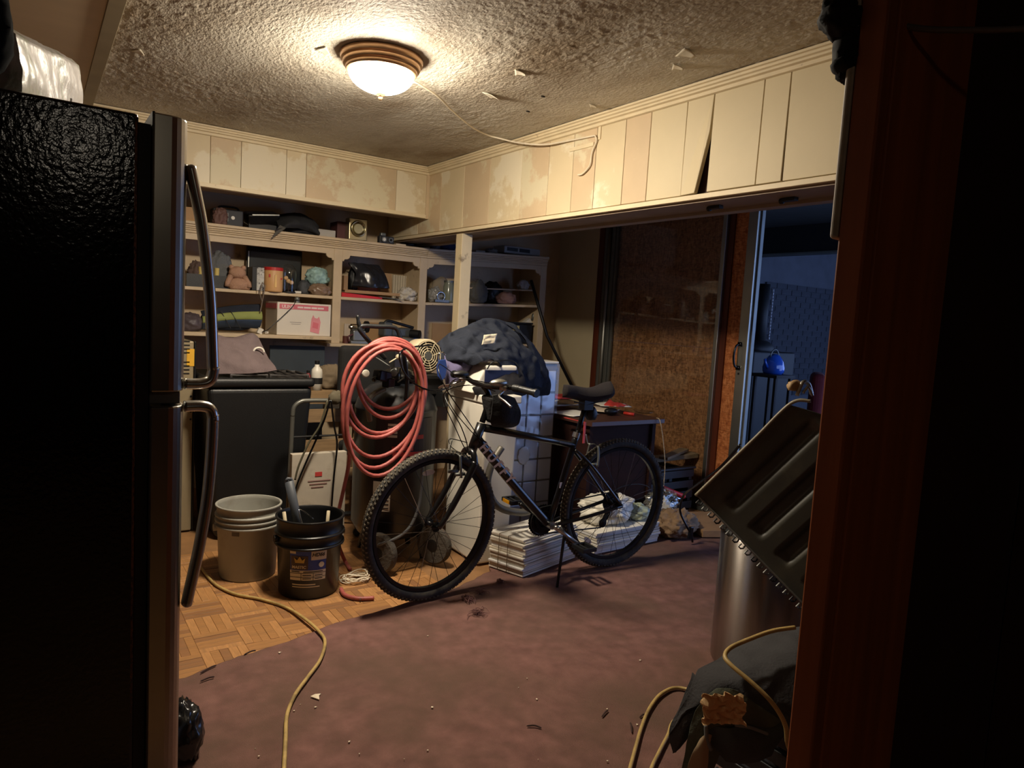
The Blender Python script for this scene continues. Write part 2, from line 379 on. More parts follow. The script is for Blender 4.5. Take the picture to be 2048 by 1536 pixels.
# beam over the alcove opening
be = S(box((2.434,.587,1.948),(2.62,5.45,CE)), 'beam', mat('beam_core',(52,24,18),.8))
ys = [.6,.95,1.25,1.49,1.746,1.865,2.116,2.266,2.488,2.659,2.875,3.06,3.279,3.55,3.9,4.228,4.55,4.9,5.45]
for i,(a,b) in enumerate(zip(ys,ys[1:])):
    a2, b2 = a+.0016, b-.0016; x0, x1 = 2.41, 2.432; z0, z1 = 1.952, CE-.035
    bot = a2
    if i == 6: bot = a2 + .055                       # warped board: gap opens downwards
    tilt = .018 if i == 6 else (.006 if i in (5,4) else 0)
    pts = [(x0-tilt,bot,z0),(x0-tilt,b2,z0),(x0,b2,z1),(x0,a2,z1)]
    if i == 6: pts = [(x0-tilt,bot,z0),(x0-.004,b2,z0),(x0,b2,z1),(x0,a2,z1),(x0-tilt*.3,a2+.006,z0+.26)]
    MB().prism(pts, (x1-x0,0,0)).build('panel', 'cream_plain' if i < 8 else ('cream2','cream')[i%2], be, bevel=.0015, seg=1)
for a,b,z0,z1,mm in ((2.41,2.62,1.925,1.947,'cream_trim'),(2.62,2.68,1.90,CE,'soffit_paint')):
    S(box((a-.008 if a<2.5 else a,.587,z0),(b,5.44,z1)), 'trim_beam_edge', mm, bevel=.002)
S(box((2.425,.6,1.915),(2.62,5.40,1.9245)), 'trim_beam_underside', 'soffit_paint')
for px,py in ((1432,411),(1580,395)):
    c = P(px,py,z=1.915); mb = MB().obox(c+V((0,0,-.008)),.03,.06,.014).cyl(c+V((0,.03,-.01)),c+V((0,.045,-.012)),.012,n=10)
    tag(mb.build('beam_clip','black',bevel=.002), 'small dark metal clip screwed under the beam' if px<1500 else 'round dark bracket under the beam near the brown doorway', 'clip')
# post
S(box((2.412,4.222,0),(2.495,4.305,1.914)), 'post', mat('postpaint',(214,196,160),.6,var=.06,dirt=(120,100,80),dscale=9,dth=(.6,.72)), bevel=.004)
# alcove side wall
S(box((4.2,4.87,-.06),(4.3,5.5,CE)), 'wall_alcove', 'alcove_wall')
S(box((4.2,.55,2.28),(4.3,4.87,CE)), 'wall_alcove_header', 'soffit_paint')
S(box((4.2,.55,-.06),(4.3,.98,2.28)), 'wall_alcove_end', 'alcove_wall')
# doorway wall in front, brown casing
S(box((1.18,.555,-.06),(4.3,.587,CE)), 'wall_front', 'hall_wall')
S(box((.95,.547,0),(.975,.587,2.1)), 'trim_jamb', 'casing_wood', bevel=.003)
S(box((.9751,.545,0),(1.19,.586,2.1)), 'trim_casing', 'casing_wood', bevel=.003)
S(box((.946,.5872,1.50),(1.02,.600,1.86)), 'trim_jamb_highlight', mat('edge_highlight',(190,176,156),.6,var=.2,scale=30), bevel=.009, seg=4)  # pale strip added to stand in for lamp light grazing the jamb's edge
S(box((-.75,.55,2.11),(1.19,.587,CE)), 'wall_front_header', 'hall_wall')
S(box((1.6,-3.6,-.06),(1.66,.553,CE)), 'wall_hall', 'hall_wall')
S(box((-.85,-3.7,-.06),(1.66,-3.6,CE)), 'wall_hall_end', 'hall_wall')
S(box((-.85,-3.7,CE),(1.66,.58,CE+.05)), 'ceiling_hall', mat('hallceil',(56,46,40),.8))

# ---- sliding glass door in the wall x = 4.2 (facing -x)
d1 = S(box((4.19,4.80,0),(4.30,4.868,2.28)), 'door_1', 'brown_wood', bevel=.003)
for y0,y1,xa,xb,mm in ((4.765,4.798,4.195,4.29,'alu_dull'),(4.72,4.764,4.225,4.29,'alu'),(4.68,4.719,4.205,4.25,'alu_dull'),(4.655,4.679,4.215,4.24,'alu_dull'),(3.478,3.515,4.205,4.24,'alu')):
    box((xa,y0,.05),(xb,y1,2.24)).build('frame_stile', mm, d1, bevel=.004)
MB().cyl((4.205,4.742,.05),(4.205,4.742,2.24),.019,n=20).build('frame_bead','alu',d1,smooth=True)
box((4.195,3.2,2.241),(4.29,4.798,2.279)).build('frame_rail','alu_dull',d1,bevel=.003)
box((4.195,1.0,-.012),(4.29,4.798,.049)).build('frame_track','alu_dull',d1,bevel=.003)
box((4.224,3.516,.05),(4.230,4.654,2.24)).build('pane','pane',d1)
box((4.235,3.43,.05),(4.25,3.477,2.24)).build('edge_strip','brown_wood',d1)
box((4.262,3.28,.05),(4.275,4.70,1.22)).build('board', 'osb', d1)
box((4.262,3.28,1.222),(4.275,4.70,2.24)).build('board', 'osb', d1)
box((4.252,3.28,.05),(4.261,3.432,.62)).build('board', 'osb_bright', d1)
box((4.252,3.28,.622),(4.261,3.432,2.24)).build('board', 'osb_bright', d1)
d2 = S(box((4.20,3.205,.05),(4.235,3.285,2.24)), 'door_2', 'alu', bevel=.004)
box((4.225,3.19,.05),(4.26,3.204,2.24)).build('stile_edge','alu_dull',d2,bevel=.003)
hz = P(1478,712,x=4.2).z
h = MB().tube(spline([(4.20,3.262,hz+.085),(4.165,3.27,hz+.07),(4.152,3.274,hz),(4.165,3.27,hz-.07),(4.20,3.262,hz-.085)],6), .008, 8)
h.box((4.19,3.245,hz+.07),(4.203,3.28,hz+.10)); h.box((4.19,3.245,hz-.10),(4.203,3.28,hz-.07))
h.build('handle','black_gloss',d2,smooth=True)
box((4.196,3.25,hz-.135),(4.199,3.262,hz-.12)).build('lock','black',d2)

# ---- dim room beyond the sliding door
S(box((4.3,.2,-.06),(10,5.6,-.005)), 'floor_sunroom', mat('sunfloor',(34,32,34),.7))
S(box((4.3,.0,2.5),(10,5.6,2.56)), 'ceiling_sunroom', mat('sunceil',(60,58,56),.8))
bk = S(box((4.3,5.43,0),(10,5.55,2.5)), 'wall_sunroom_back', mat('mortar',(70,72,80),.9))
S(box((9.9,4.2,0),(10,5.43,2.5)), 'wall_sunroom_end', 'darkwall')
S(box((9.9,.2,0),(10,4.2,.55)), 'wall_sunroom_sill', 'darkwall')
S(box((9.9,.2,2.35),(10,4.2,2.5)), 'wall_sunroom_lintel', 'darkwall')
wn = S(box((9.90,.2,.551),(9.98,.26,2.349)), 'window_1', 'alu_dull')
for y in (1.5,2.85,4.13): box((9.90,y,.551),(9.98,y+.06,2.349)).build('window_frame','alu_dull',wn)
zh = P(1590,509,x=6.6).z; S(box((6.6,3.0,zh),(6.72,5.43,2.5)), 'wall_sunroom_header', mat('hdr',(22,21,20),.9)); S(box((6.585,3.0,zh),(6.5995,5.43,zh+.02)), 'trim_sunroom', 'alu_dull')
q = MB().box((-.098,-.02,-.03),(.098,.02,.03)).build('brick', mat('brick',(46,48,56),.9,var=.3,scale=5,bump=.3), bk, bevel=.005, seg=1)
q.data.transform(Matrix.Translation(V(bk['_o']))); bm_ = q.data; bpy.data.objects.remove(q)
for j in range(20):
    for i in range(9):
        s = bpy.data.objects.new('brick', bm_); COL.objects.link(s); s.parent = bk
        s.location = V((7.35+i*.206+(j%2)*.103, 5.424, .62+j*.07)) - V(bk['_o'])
# crown-lamp cord etc. follow with the lamp
# ------------------------------------------------------------------ ceiling lamp
def dome_lamp(x, y, label, strength, R=.172, col=(1.0,.87,.69)):
    t = T('ceiling_light', label, 'lamp', (x,y,CE-.004))
    z = CE-.004
    MB().lathe((x,y,z), [(.02,0),(R,0),(R*1.0,-.012),(R*.985,-.024),(R*.93,-.028),(R*.94,-.036),(R*.92,-.045),(R*.86,-.049),(R*.87,-.056),(R*.85,-.064),(R*.80,-.067),(R*.78,-.05)], 56).build('base_ring','bronze',t,smooth=True,bevel=.001)
    key = 'dome_glow_%.0f' % (strength*10)
    m = bpy.data.materials.new(key); m.use_nodes = True; b = m.node_tree.nodes['Principled BSDF']
    b.inputs['Base Color'].default_value = (.9,.85,.75,1); b.inputs['Emission Color'].default_value = (*col,1); b.inputs['Emission Strength'].default_value = strength
    nt = m.node_tree; tc = nt.nodes.new('ShaderNodeTexCoord'); sp = nt.nodes.new('ShaderNodeSeparateXYZ'); mr = nt.nodes.new('ShaderNodeMapRange')   # the bulbs sit low: the glass glows brightest at its bottom
    nt.links.new(tc.outputs['Object'], sp.inputs[0]); nt.links.new(sp.outputs[2], mr.inputs[0])
    mr.inputs[1].default_value = -.155; mr.inputs[2].default_value = -.065; mr.inputs[3].default_value = strength*1.35; mr.inputs[4].default_value = strength*.40
    nt.links.new(mr.outputs[0], b.inputs['Emission Strength'])
    r = R*.80
    MB().lathe((x,y,z), [(r*math.cos(a), -.06-.085*math.sin(a)) for a in [i*PI/2/14 for i in range(14)]] + [(.004,-.146)], 48).build('glass_dome', m, t, smooth=True)
    MB().lathe((x,y,z), [(.004,-.141),(.022,-.145),(.021,-.153),(.008,-.157),(.010,-.165),(.006,-.173),(0.0005,-.175)], 20).build('finial','bronze',t,smooth=True)
    return t
lc = P(764,118,z=CE-.01)
lampA = dome_lamp(lc.x, lc.y, 'lit frosted dome ceiling light with ribbed bronze rim on the peeling ceiling', LAMP)
dome_lamp(.25, -2.3, 'plain frosted dome ceiling light in the hall behind the brown doorway', HALL)
pts = [(lc.x+.13,lc.y+.08,CE-.02)] + [P(a,b,z=zz) for a,b,zz in ((872,190,CE-.02),(905,222,CE-.02),(945,255,CE-.025))] + [P(a,b,x=xx) for a,b,xx in ((975,270,2.18),(1000,277,2.26),(1040,286,2.33),(1090,289,2.37),(1150,279,2.398),(1190,271,2.40))]
mb = MB().tube(spline(pts,8), .0048, 8)
mb.tube(spline([P(a,b,x=2.400) for a,b in ((1190,271),(1193,282),(1184,305),(1180,330),(1166,347),(1156,350))],6), .0042, 8)
mb.build('cord','wire_white',lampA,smooth=True)
cc = P(1192,268,x=2.40)
mb = MB().box((2.404,cc.y-.030,cc.z-.03),(2.4095,cc.y-.012,cc.z+.045)); mb.box((2.404,cc.y+.02,cc.z-.055),(2.4095,cc.y+.22,cc.z-.035))
tag(mb.build('cord_channel','cream_trim',bevel=.002), 'painted cord channel and plug box on the cream beam', 'channel')

# ------------------------------------------------------------------ refrigerator
def fridge_body_mat():
    m = mat('fridge_black',(8,9,10),.12,var=.1); nt = m.node_tree; b = nt.nodes['Principled BSDF']
    tc = nt.nodes.new('ShaderNodeTexCoord'); nz = nt.nodes.new('ShaderNodeTexNoise'); nz.inputs['Scale'].default_value = 110; nz.inputs['Detail'].default_value = 2
    bp = nt.nodes.new('ShaderNodeBump'); bp.inputs['Strength'].default_value = .16; bp.inputs['Distance'].default_value = .004
    nt.links.new(tc.outputs['Object'], nz.inputs[0]); nt.links.new(nz.outputs[0], bp.inputs['Height']); nt.links.new(bp.outputs[0], b.inputs['Normal'])
    return m
fridge_body_mat()
mat('fridge_steel',(168,162,150),.27,1,var=.06,scale=2,stretch=(1,1,10))
FY, FT = 1.40, 1.672
fr = T('refrigerator','black refrigerator with stainless doors and long bowed bar handles','refrigerator',(-.2,1.78,.008))
box((-.56,FY,.05),(.152,FY+.76,FT)).build('body','fridge_black',fr,bevel=.006)
box((-.5,FY+.03,.0105),(.10,FY+.73,.05)).build('plinth','black',fr)
box((.152,FY+.012,.06),(.172,FY+.748,FT-.012)).build('gasket','black',fr)
zg = P(305,785,y=FY).z; zl = P(300,815,y=FY).z
for nm, za, zb in (('freezer_door',zg,FT+.008),('fridge_door',.06,zl)):
    pr = [(.174,FY),(.204,FY),(.2125,FY+.002),(.2205,FY+.007),(.227,FY+.0145),(.2315,FY+.024),(.2345,FY+.037),(.2365,FY+.06),(.237,FY+.38),(.236,FY+.70),(.232,FY+.74),(.224,FY+.755),(.174,FY+.76)]
    d = MB().prism([(a,b,za) for a,b in pr], (0,0,zb-za)).build(nm,'fridge_steel',fr,bevel=.003)
    box((.173,FY+.001,za+.002),(.177,FY+.759,zb+.001)).build('door_cap','black',d)
    # bowed bar handle on the near edge, mount turns in at the gap
    hy = FY+.035
    if nm == 'freezer_door':
        ks = [P(a,b,y=hy) for a,b in ((379,330),(386,362),(394,400),(402,440),(409,490),(416,550),(421,610),(424,680),(426,740))]
        zc = za+.012
    else:
        ks = [P(a,b,y=hy) for a,b in ((372,1212),(379,1180),(387,1145),(397,1100),(406,1050),(414,1000),(420,940),(424,880),(426,830))]
        zc = zb-.004
    path = spline(ks,5) + spline([ks[-1], V((ks[-1].x+.001,hy,zc+(.03 if nm[:2]=='fr' and nm[2]=='e' else -.03))), V((ks[-1].x-.004,hy,zc+(.008 if nm[2]=='e' else -.008))), V((ks[-1].x-.02,hy,zc)), V((.236,hy,zc))],5)
    hb = MB()
    def ring(p, d, wx, wy): pass
    hb.tube([V(p) for p in path], [.006]+[.0105]*(len(path)-1), 10)
    for i,p in enumerate(hb.v): hb.v[i] = V((p.x, hy+(p.y-hy)*1.5, p.z))
    hb.build('handle','fridge_steel' if 0 else 'steel',d,smooth=True)
hg = MB().box((.175,FY+.03,zl+.002),(.228,FY+.09,zg-.002)); hg.cyl((.21,FY+.06,zl-.004),(.21,FY+.06,zg+.004),.012)
hg.build('hinge','alu_dull',fr,bevel=.002)

# things on the refrigerator
pa, pb = P(36,120,y=FY+.17), P(166,165,y=FY+.70)
za, zb_ = P(40,56,y=FY+.17).z, P(164,121,y=FY+.70).z
pk = T('wrapped_package','pale package in glossy plastic wrap on top of the refrigerator','package',((pa.x+pb.x)/2-.1,FY+.37,FT+.001))
def pkf(u, v):     # around the section u, along the length v
    y = FY+.17+.53*v; x1_ = pa.x+(pb.x-pa.x)*v; zt_ = za+(zb_-za)*v; zb0 = FT+.0012
    q = [(-.19,zb0),(0,zb0),(.004,zb0+(zt_-zb0)*.5),(-.004,zt_-.012),(-.02,zt_),(-.19,zt_-.02)]; k = u*6; i = int(k)%6; f_ = k-int(k)
    a_, b_ = q[i], q[(i+1)%6]; X_ = x1_+a_[0]+(b_[0]-a_[0])*f_; Z_ = a_[1]+(b_[1]-a_[1])*f_
    w_ = .008*N.noise(V((y*6,Z_*10,X_*6)))+.004*abs(N.noise(V((y*16,Z_*22,X_*14))))-.002
    return V((X_+w_*(1 if Z_>zb0+.01 else 0), y, max(zb0,Z_+w_*.4*(1 if Z_>zb0+.01 else 0))))
mb = MB().grid(pkf, 60, 70)
for v_ in (0,1): mb.add([pkf(i/60,v_) for i in range(60)], [tuple(range(60))])
mb.build('paper_roll_pack', mat('packwhite',(206,200,192),.28,var=.08,scale=10,bump=.2,bscale=40,dirt=(168,172,150),dscale=9,dth=(.5,.6),coat=.15), pk, smooth=True)
c = P(122,112,y=FY+.45); MB().obox(V((pa.x+(pb.x-pa.x)*.62+.012,FY+.45,FT+.085)),.004,.05,.03).build('tape_tab', mat('tab',(215,212,206),.2), pk, bevel=.001)
mb = MB()
for i_ in range(1): mb.blob((-.235,FY+.075,FT+.109),(.215,.068,.15),.10,1.6,3,flat=-.72)
tag(mb.build('duffel_bag',mat('duffel',(12,12,13),.95,spec=.05,var=.2),smooth=True), 'black duffel bag lying on top of the refrigerator', 'bag')

# ------------------------------------------------------------------ built-in bookcase along the back wall
BY, BB = 5.10, 5.448
bc = T('bookcase','long cream painted built-in bookcase with moulded cornice and notched corners','bookcase',(1.9,5.28,1.0))
def bz(x): return 0 if x < 2.6 else .045*(x-2.6)/1.15
def bboard(x0,x1,z,th,y0,y1,name,m='shelf_paint',bev=.003):
    a,b = bz(x0),bz(x1)
    return MB().hexa([(x0,y0,z-th+a),(x1,y0,z-th+b),(x1,y1,z-th+b),(x0,y1,z-th+a),(x0,y0,z+a),(x1,y0,z+b),(x1,y1,z+b),(x0,y1,z+a)]).build(name,m,bc,bevel=bev)
UP = [(-.3,-.24),(.78-.36,.78-.30),(1.84,1.905),(2.545,2.61),(3.735,3.80)]
ZT, ZM, ZC, ZCL = 1.873, 1.447, 1.098, 1.15
for a,b in ((-.7,2.6),(2.6,3.80)):
    bboard(a,b,ZT,.022,BY+.012,BB,'top_board')
    for z0,z1,dy in ((ZT,ZT-.020,-.030),(ZT-.021,ZT-.034,-.020),(ZT-.035,ZT-.046,-.014),(ZT-.047,ZT-.058,-.008),(ZT-.059,ZT-.075,-.003)):
        bboard(a,b,z0,z0-z1,BY+dy,BY+.011,'cornice_moulding',bev=.004)
for i,(a,b) in enumerate(UP):
    h = bz((a+b)/2); z1 = ZT-.076+h
    MB().box((a,BY,ZC if i<4 else 0),(b,BY+.022,z1)).build('face_upright','shelf_paint',bc,bevel=.003)
    MB().box((a+.02,BY+.0225,ZC if i<4 else 0),(b-.02,BB,z1+.05)).build('side_panel','shelf_paint',bc)
for (a0,a1),(b0,b1) in zip(UP,UP[1:]):
    if a1 < -.5: continue
    x0, x1 = a1, b0; zt = ZT-.0765; zb = ZT-.118
    if x0 > 2.6-.01: o0,o1 = bz(x0),bz(x1)
    else: o0=o1=0
    poly = [(x0,zt+o0),(x1,zt+o1),(x1,zb-.045+o1),(x1-.012,zb-.045+o1),(x1-.018,zb-.03+o1)]
    poly += [(x1-.03-.03*math.sin(t*PI/8), zb-.03+.03*(1-math.cos(t*PI/8))*1.0+o1) for t in range(0,5)]
    poly += [(x0+.03+.03*math.sin(t*PI/8), zb-.03+.03*(1-math.cos(t*PI/8))+o0) for t in range(4,-1,-1)]
    poly += [(x0+.018,zb-.03+o0),(x0+.012,zb-.045+o0),(x0,zb-.045+o0)]
    MB().prism([(x,BY+.002,z) for x,z in poly], (0,.018,0)).build('valance','shelf_paint',bc,bevel=.0015,seg=1)
for x0,x1 in ((-.28,.44),(.46,1.29),(1.292,1.86),(1.89,2.56),(2.59,3.75)): bboard(x0,x1,ZM,.022,BY+.004,BB,'shelf_board')
bboard(2.95,3.72,ZM+.135,.012,BY+.07,BB,'half_shelf')
bboard(-.3,1.795,ZCL,.025,BY-.13,BB,'counter_board'); bboard(1.7955,2.62,ZC,.025,BY-.03,BB,'counter_board'); bboard(2.63,3.74,ZC,.02,BY+.03,BB,'counter_board')
bboard(-.3,1.80,.55,.02,BY+.1,BB,'low_board',m='darkwall'); bboard(1.9,3.7,.60,.02,BY+.1,BB,'low_board',m='darkwall')
box((-.3,BY+.06,.0),(.2,BY+.08,ZC-.03)).build('base_panel','darkwall',bc)
box((1.40,BY+.02,.0),(1.80,BY+.04,ZC-.03)).build('base_panel', mat('teal_dark',(58,66,72),.6), bc)
# ------------------------------------------------------------------ bicycle
Rb = V((2.669,2.834,.0068)); Fb = V((1.547,2.863,.0068)); be_ = (Fb-Rb).normalized(); bl = V((0,0,1)).cross(be_).normalized()
LEAN = math.radians(2.0); bu = V((0,0,1))*math.cos(LEAN) + bl*math.sin(LEAN); bl2 = bl*math.cos(LEAN) - V((0,0,1))*math.sin(LEAN)
WR = .367
def K(a, c, b=0): return Rb + be_*a + bu*c + bl2*b        # forward, height, to the rider's left (towards the camera)
ST = .12
sa = (K(.885,.86)-K(.945,.70)).normalized()     # steering axis
s0 = K(.945,.70)
SR = Matrix.Translation(s0) @ Matrix.Rotation(ST,4,sa) @ Matrix.Translation(-s0)
def KS(a,c,b=0): return SR @ K(a,c,b)
bike = T('bicycle','black mountain bicycle with silver lettering on its down tube on a kickstand','bicycle',(2.1,2.85,.0065))
mat('tyre',(44,42,39),.85,var=.2,scale=30,dirt=(88,80,66),dscale=16,dth=(.45,.75)); mat('bikeblack',(13,13,14),.3,var=.1,coat=.3); mat('rimblack',(22,22,24),.32,.5,var=.1)
mat('silver',(190,190,186),.3,1,var=.05); mat('tread_dust',(104,96,82),.9,var=.2,scale=40)
def wheel(name, hubp, fwd_, axle, front):
    X, Z = fwd_.normalized(), None; Z = axle.cross(X).normalized(); Y = axle.normalized()
    def Q(r, th, y): return hubp + (X*math.cos(th)+Z*math.sin(th))*r + Y*y
    mb = MB(); n = 96
    prof = [(.300,-.010),(.300,.010),(.316,.012),(.318,.009),(.312,.007),(.312,-.007),(.318,-.009),(.316,-.012)]
    vs = [Q(r, 2*PI*i/n, y) for i in range(n) for r,y in prof]; k = len(prof)
    mb.add(vs, [(i*k+j, i*k+(j+1)%k, ((i+1)%n)*k+(j+1)%k, ((i+1)%n)*k+j) for i in range(n) for j in range(k)])
    rim = mb.build(name,'rimblack',bike,smooth=False)
    n2, kk = 96, 14; vs = []
    for i in range(n2):
        th = 2*PI*i/n2
        for j in range(kk):
            ph = 2*PI*j/kk; vs.append(Q(WR-.0265+.0235*math.cos(ph), th, .0235*math.sin(ph)))
    ty = MB().add(vs, [(i*kk+j, i*kk+(j+1)%kk, ((i+1)%n2)*kk+(j+1)%kk, ((i+1)%n2)*kk+j) for i in range(n2) for j in range(kk)]).build('tyre','tyre',rim,smooth=True)
    kn = MB()
    for i in range(100):
        for row, ph in ((0,-.95),(1,-.38),(2,.38),(3,.95)):
            th = 2*PI*(i+.5*(row in (1,3)))/100; sk = .35 if row in (1,2) else 0; R0 = WR-.0265
            def W_(dt, dp, h): return Q(R0+(.0225+h)*math.cos(ph+dp), th+dt+(sk*dp*.06*(1 if row==1 else -1)), (.0225+h)*math.sin(ph+dp))
            a_, b_ = .0125, .2
            kn.hexa([W_(-a_,-b_,0),W_(a_,-b_,0),W_(a_,b_,0),W_(-a_,b_,0),W_(-a_*.8,-b_*.8,.0042),W_(a_*.8,-b_*.8,.0042),W_(a_*.8,b_*.8,.0042),W_(-a_*.8,b_*.8,.0042)])
    kn = kn.build('tread_knobs','tread_dust',rim); kn['kind'] = 'stuff'
    hb = MB(); prof = [(.0,-.055),(.006,-.055),(.006,-.045),(.011,-.044),(.011,-.036),(.024,-.034),(.024,-.030),(.013,-.026),(.013,.026),(.024,.030),(.024,.034),(.011,.036),(.011,.044),(.006,.045),(.006,.055),(.0,.055)]
    vs = [Q(max(r,.0004), 2*PI*i/16, y) for r,y in prof for i in range(16)]
    hb.add(vs, [(a*16+i, a*16+(i+1)%16, (a+1)*16+(i+1)%16, (a+1)*16+i) for a in range(len(prof)-1) for i in range(16)]).build('hub','rimblack',rim,smooth=True)
    for i in range(32):
        s = 1 if i%2 else -1; th = 2*PI*i/32; th2 = th + (.9 if (i//2)%2 else -.9)
        MB().cyl(Q(.023,th2,.031*s), Q(.301,th,.004*s), .0012, n=5).build('spoke','silver' if i%5==0 else 'rimblack',rim)
    MB().grid(lambda u,v: Q(.255+.026*(v-.5)*math.sqrt(max(0,1-(2*u-1)**2)), (1.45 if front else -.9)+.26*(u-.5), .012), 16, 4).build('reflector', mat('reflector',(216,210,196),.3), rim, solid=.006)
    return rim
fh = KS(1.122,WR)
# front hub must stand at the fitted contact: build the fork to it
fh = K(1.122,WR); fax = (bl2*math.cos(ST) - be_*math.sin(ST)*-1*-1).normalized(); ffwd = (be_*math.cos(ST)+bl2*math.sin(ST)).normalized(); fax = (bl2*math.cos(ST)-be_*math.sin(ST)).normalized()
rh = K(0,WR)
wheel('rear_wheel', rh, be_, -bl2, False)
wheel('front_wheel', fh, ffwd, -fax, True)
# frame tubes
BBc, STt = K(.442,.297), K(.318,.735)
HT, HB = K(.893,.845), K(.938,.712)
def tb(name, p, r, m='bikeblack', parent=bike, n=14, sm=True): return MB().tube(p, r, n).build(name, m, parent, smooth=sm)
fr_ = tb('frame', [BBc, K(.40,.44), STt, K(.309,.765)], .0165)
tb('top_tube', [K(.325,.712), K(.60,.768), K(.898,.828)], [.0165,.018,.020], parent=fr_)
dt = tb('down_tube', spline([K(.914,.772), K(.70,.545), K(.455,.305)],6), .0235, parent=fr_)
tb('head_tube', [HT, HB], .0235, parent=fr_)
for s in (-1,1):
    tb('chain_stay', spline([K(.41,.297,.02*s), K(.28,.318,.045*s), K(.0,WR,.062*s)],5), .0095, parent=fr_)
    tb('seat_stay', spline([K(.325,.69,.018*s), K(.22,.60,.042*s), K(.0,WR,.062*s)],5), .0085, parent=fr_)
MB().cyl(K(.442,.297,-.037),K(.442,.297,.037),.021,n=18).build('bottom_bracket','silver',fr_,smooth=False)
tb('seat_post', [K(.312,.75), K(.272,.905)], .0138, 'black_gloss')
MB().cyl(K(.316,.752),K(.308,.778),.0195,n=16).build('seat_clamp','silver',bike)
# saddle
mb = MB()
def sad(u, v):
    a = .425 - u*.315; wd = .022 + .062*(max(0,u-.25)/.75)**1.3*(1-.35*max(0,(u-.85)/.15)); wd *= min(1, (u/.05)**.5 if u<.05 else 1); wd *= min(1,((1-u)/.07)**.5 if u>.93 else 1)
    ph = 2*PI*v; zt = .985 + .012*math.cos(u*5.2) + .03*max(0,u-.5) ; th = .035+.012*u
    return K(a, zt + math.sin(ph)*th*(1 if math.sin(ph)>0 else .9), math.cos(ph)*wd)
mb.grid(sad, 28, 24); mb.build('saddle', mat('saddlefab',(30,24,26),.85,var=.12,bump=.2,bscale=300), bike, smooth=True)
MB().obox(K(.265,.925), .06,.05,.05).tube([K(.36,.945,.02),K(.27,.93,.022),K(.17,.95,.02)],.004,6).build('saddle_clamp','black',bike)
MB().blob(K(.225,.875),(.035,.03,.045),.2,2,5,20,14).build('saddle_bag','black',bike,smooth=True)
# fork
fk = MB(); cr_ = K(.951,.672)
for s in (-1,1):
    top = cr_ + fax*.052*s
    fk.tube(spline([top+bu*.0, K(.985,.60)+fax*.054*s, K(1.06,.46)+fax*.054*s, fh+fax*.056*s],5), [.0165]*6+[.015]*5+[.0125]*4+[.010], 12)
fk.tube(spline([cr_-fax*.054-bu*.01, cr_-fax*.035+bu*.035, cr_+bu*.045, cr_+fax*.035+bu*.035, cr_+fax*.054-bu*.01],5), .0155, 12)
fk.tube([cr_+bu*.04, HB], .0185, 12)
fo = fk.build('fork','bikeblack',bike,smooth=True)
def vbrake(base, ax, fwd_, nm):
    m1 = MB()
    for s in (-1,1):
        m1.tube(spline([base+ax*.048*s+fwd_*.02, base+ax*.046*s+fwd_*.026+bu*.05, base+ax*.034*s+fwd_*.026+bu*.105],4), .0062, 8)
        m1.obox(base+ax*.030*s+bu*.012+fwd_*.015, .05,.012,.014)
    m1.tube(spline([base+ax*.036+bu*.10+fwd_*.026, base+bu*.108+fwd_*.028, base-ax*.05+bu*.10+fwd_*.026, base-ax*.06+bu*.16+fwd_*.01],5), .0028, 6)
    return m1.build(nm,'silver' if 0 else 'alu_dull',bike,smooth=True)
vbrake(K(.998,.60), fax, ffwd, 'front_brake'); vbrake(K(.205,.585), bl2, (be_*-.6+bu*.5).normalized(), 'rear_brake')
# stem, handlebar, grips
stc = KS(.872,.935); hc = KS(.905,1.03)
tb('stem', spline([KS(.892,.85), KS(.872,.92), KS(.868,.985), hc],5), .0145, 'black_gloss')
def HBp(b, a=0, c=0): return hc + fax*b + ffwd*a + bu*c
tb('handlebar', spline([HBp(-.31,-.05,.012),HBp(-.2,-.03,.018),HBp(-.09,.0,.006),HBp(0),HBp(.09,.0,.006),HBp(.2,-.03,.018),HBp(.31,-.05,.012)],6), .0118, 'black_gloss')
for s in (-1,1):
    g = MB().tube([HBp(.19*s,-.028,.017),HBp(.225*s,-.035,.017)], .0165, 14); g.tube([HBp(.226*s,-.035,.017),HBp(.318*s,-.051,.012)], .0155, 14); g.tube([HBp(.311*s,-.05,.012),HBp(.325*s,-.052,.011)], .0195, 14)
    g.build('grip','black_plastic',bike,smooth=False)
    l = MB().tube(spline([HBp(.165*s,.01,.0),HBp(.185*s,.05,-.02),HBp(.245*s,.06,-.035),HBp(.285*s,.058,-.052)],5), .0058, 8); l.obox(HBp(.16*s,.004,.012),.03,.03,.022,rz=.2)
    l.build('brake_lever','silver',bike,smooth=True)
    MB().blob(HBp(.15*s,.03,.035),(.045,.026,.018),.15,2,4,20,12,flat=-1).build('shifter', 'alu' if s>0 else 'black_plastic', bike, smooth=True)
# cables
for i,(p,rad) in enumerate(( ([HBp(.17,.06,0),HBp(.10,.16,.02),HBp(-.05,.19,-.05),K(1.01,.80,-.02),K(.98,.72,.02)],.0026), ([HBp(-.17,.05,0),HBp(-.08,.16,-.06),HBp(.05,.15,-.18),K(.99,.74,.05),K(.99,.70,.0)],.0026), ([HBp(.15,.06,.03),HBp(.05,.20,.04),HBp(-.06,.15,-.08),HBp(.0,.05,-.22),K(.88,.76,.035)],.0024), ([HBp(-.15,.06,.03),HBp(-.09,.20,.09),HBp(.0,.22,.0),HBp(.05,.10,-.17),K(.87,.75,-.03)],.0024), ([K(.99,.70,0),K(1.04,.735,-.02),K(1.02,.76,-.07),K(.93,.74,-.06)],.0022) )):
    MB().tube(spline(p,8), rad, 6).build('brake_cable','black_gloss',bike,smooth=True)
